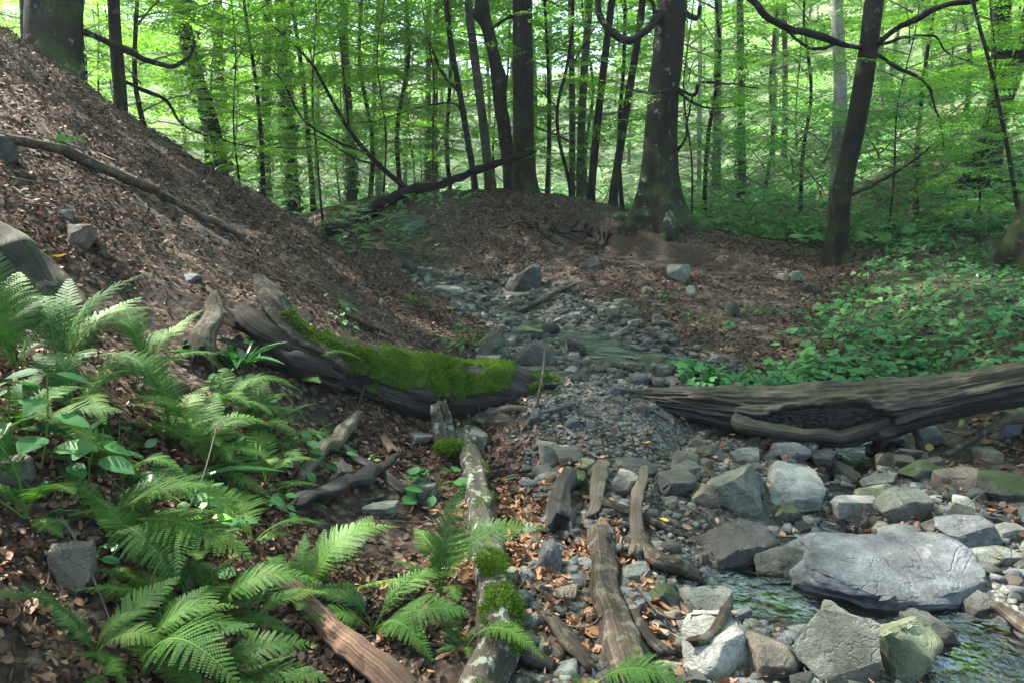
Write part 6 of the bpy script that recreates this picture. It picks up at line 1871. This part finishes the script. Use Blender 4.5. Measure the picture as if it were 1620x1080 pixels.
gp = np.random.default_rng(91)
def leafy_stem(label, base, top, npair, lsize, mat='broad', kind='broad', dY=0.0, bare=.35):
    b = ground(*base); t = at(top[0], top[1], b[1] + dY)
    r_ = thing('leafy_plant', label, 'plant', b)
    mid = (b + t) / 2 + gp.normal(size=3) * .02
    stem_part(r_, [b - [0, 0, .02], mid, t], .005, .0025)
    C, _ = catmull(np.array([b, mid, t]), 30)
    for i in range(npair):
        f = bare + (1 - bare) * i / max(1, npair - 1)
        p = C[int(f * 29)]
        a = i * 1.57 + gp.uniform(-.3, .3)
        s = lsize * (1 - .35 * f) * gp.uniform(.85, 1.15)
        for q in (0, math.pi):
            d = np.array([math.cos(a + q), math.sin(a + q), gp.uniform(-.15, .35)])
            e = p + d * s * .35
            stem_part(r_, [p, e], .0018, .0012, name='leaf_stalk')
            leaf_part(r_, e, d + [0, 0, -.2], [gp.normal() * .15, -.2 + gp.normal() * .15, 1], s, kind, mat)
    return r_
leafy_stem('tall leafy plant with large toothed leaves at the left edge', (62, 745), (75, 590), 5, .16, bare=.25)
leafy_stem('leafy plant with drooping big leaves hard against the left edge', (20, 700), (15, 600), 4, .17, bare=.3)
leafy_stem('single-stemmed plant with a large pale leaf pair before the ferns', (140, 770), (150, 705), 2, .18, bare=.7)
leafy_stem('slim seedling between the leafy stems and the dark fern', (95, 800), (85, 760), 2, .07, bare=.6)
leafy_stem('plant with glowing yellow-green young leaves among dark ferns', (330, 850), (325, 790), 2, .085, 'young', bare=.6)
leafy_stem('darker broad-leaved plant behind the glowing young leaves', (345, 860), (330, 775), 2, .12, bare=.5)
leafy_stem('plant with two round dark leaves near the bottom ferns', (370, 940), (375, 905), 1, .09, 'broad', 'round', bare=.9)
leafy_stem('small plant holding leaves over the dark hollow at lower left', (150, 900), (155, 870), 2, .08, bare=.5)
leafy_stem('small bright plant growing at the foot of the mossy stub', (735, 700), (725, 668), 2, .055, bare=.5)
leafy_stem('seedling on top of the pale twig by the mossy log end', (862, 612), (866, 598), 2, .035, 'shrub_leaf', bare=.6)
leafy_stem('tiny seedling between stones left of the mossy stub', (590, 735), (586, 722), 2, .05, 'shrub_leaf', bare=.6)

def bunch(label, base, n, spread, hgt, lsize, kind='round', mat='broad', name='leafy_plant', cat='plant', seed=0, wide=1.0):
    g = np.random.default_rng(seed + 300)
    b = ground(*base); r_ = thing(name, label, cat, b)
    for i in range(n):
        a = g.uniform(0, 6.28); rr = spread * math.sqrt(g.uniform(.05, 1))
        p = b + [math.cos(a) * rr * wide, math.sin(a) * rr, 0]
        p[2] = float(h(p[0:1], p[1:2])[0]) + hgt * g.uniform(.5, 1.1) * (1 - .35 * rr / spread)
        stem_part(r_, [b + g.normal(size=3) * [.01, .01, 0], (b + p) / 2 + [0, 0, hgt * .25], p], .0022, .0014, name='leaf_stalk')
        d = np.array([math.cos(a), math.sin(a), -.25]) + g.normal(size=3) * .3
        leaf_part(r_, p, d, [g.normal() * .2, -.25 + g.normal() * .2, 1], lsize * g.uniform(.7, 1.2), kind, mat)
    return r_
bunch('clump of round scalloped leaves on long stalks beside the fern at centre', (685, 785), 16, .17, .14, .075, seed=1)
bunch('spreading bramble-like leaves right of the mid-left ferns', (430, 700), 30, .36, .14, .07, 'broad', seed=2, wide=1.2)
bunch('mass of toothed leaves under the flat pale fronds', (260, 800), 26, .34, .12, .07, 'broad', seed=12, wide=1.3)
bunch('leaves crowding the foot of the tall leafy plant', (100, 700), 20, .3, .14, .085, 'broad', seed=13, wide=1.2)
bunch('leafy tangle between the mid-left ferns and the pale dry log', (400, 640), 26, .36, .14, .065, 'broad', seed=14, wide=1.2)
bunch('low leafy patch below the root end of the mossy log', (500, 690), 22, .26, .09, .06, 'broad', seed=3, wide=1.3)
bunch('leafy patch beside the fern left of the charred plank', (410, 800), 14, .2, .1, .065, 'broad', seed=4)
bunch('small glossy-leaved clump below the pale dry log', (455, 790), 12, .14, .08, .06, 'broad', 'glossy', seed=5)
bunch('leafy patch behind the mossy log near the small pool', (745, 545), 26, .34, .16, .075, 'broad', 'broad', seed=6, wide=1.1)
bunch('shiny dark leaves under the mid-left ferns', (190, 730), 12, .18, .12, .09, 'broad', 'glossy', seed=7)
bunch('dark leaves at the lower left behind the long twig', (150, 820), 8, .14, .06, .08, 'broad', 'glossy', seed=8)
bunch('small plant on the gravel left of the mossy boulder', (535, 490), 9, .14, .16, .06, 'broad', 'broad', seed=9)
bunch('plant sprouting high on the leaf slope above the root end', (545, 510), 6, .1, .05, .06, 'broad', 'broad', seed=10)
bunch('small plant under the raised end of the hollow log', (1545, 650), 18, .22, .10, .07, 'broad', 'broad', seed=11, wide=1.2)
for i, (u, v, n, sp, lb) in enumerate(((1165, 605, 16, .18, 'bramble plant at the left end of the right bank behind the log'), (1220, 600, 16, .2, 'bramble plant just behind the oval hollow of the log'), (1290, 590, 20, .25, 'bramble plant above the middle of the hollow log'),
                                    (1150, 520, 12, .22, 'sparse bramble on the leafy bank nearest the stream'), (1200, 500, 14, .25, 'sparse bramble higher on the leafy bank'), (1060, 470, 5, .1, 'tiny plant on the far bank'), (1090, 508, 5, .1, 'little sprout at the foot of the far bank'), (985, 490, 4, .08, 'seedling beside the tan stone on the far bank'))):
    bunch(lb, (u, v), n, sp, .12, .075, 'broad', 'broad', 'bramble' if i < 5 else 'seedling', 'plant', seed=40 + i, wide=1.2)

def strap_fern(label, base, n, L_, seed, spread=1.0):
    g = np.random.default_rng(seed)
    b = ground(*base); r_ = thing('strap_leaved_fern', label, 'fern', b)
    for i in range(n):
        a = 6.28 * i / n + g.uniform(-.2, .2)
        d = np.array([math.cos(a) * spread, math.sin(a) * spread, g.uniform(.55, 1.3)])
        leaf_part(r_, b + [math.cos(a) * .02, math.sin(a) * .02, 0], d, [-math.cos(a), -math.sin(a), 1.2], L_ * g.uniform(.75, 1.15), 'strap', 'glossy')
strap_fern('glossy strap-leaved fern left of the root end of the mossy log', (378, 578), 11, .36, 1)
strap_fern('small strap-leaved fern on the crest of the left slope', (338, 272), 5, .26, 2)
strap_fern('small strap-leaved fern high on the left slope', (92, 228), 6, .22, 3)
strap_fern('drooping strap-leaved fern hidden under the mid-left ferns', (290, 770), 7, .34, 4, 1.6)
# hanging sprays of leaves at the very left and top come from the trees
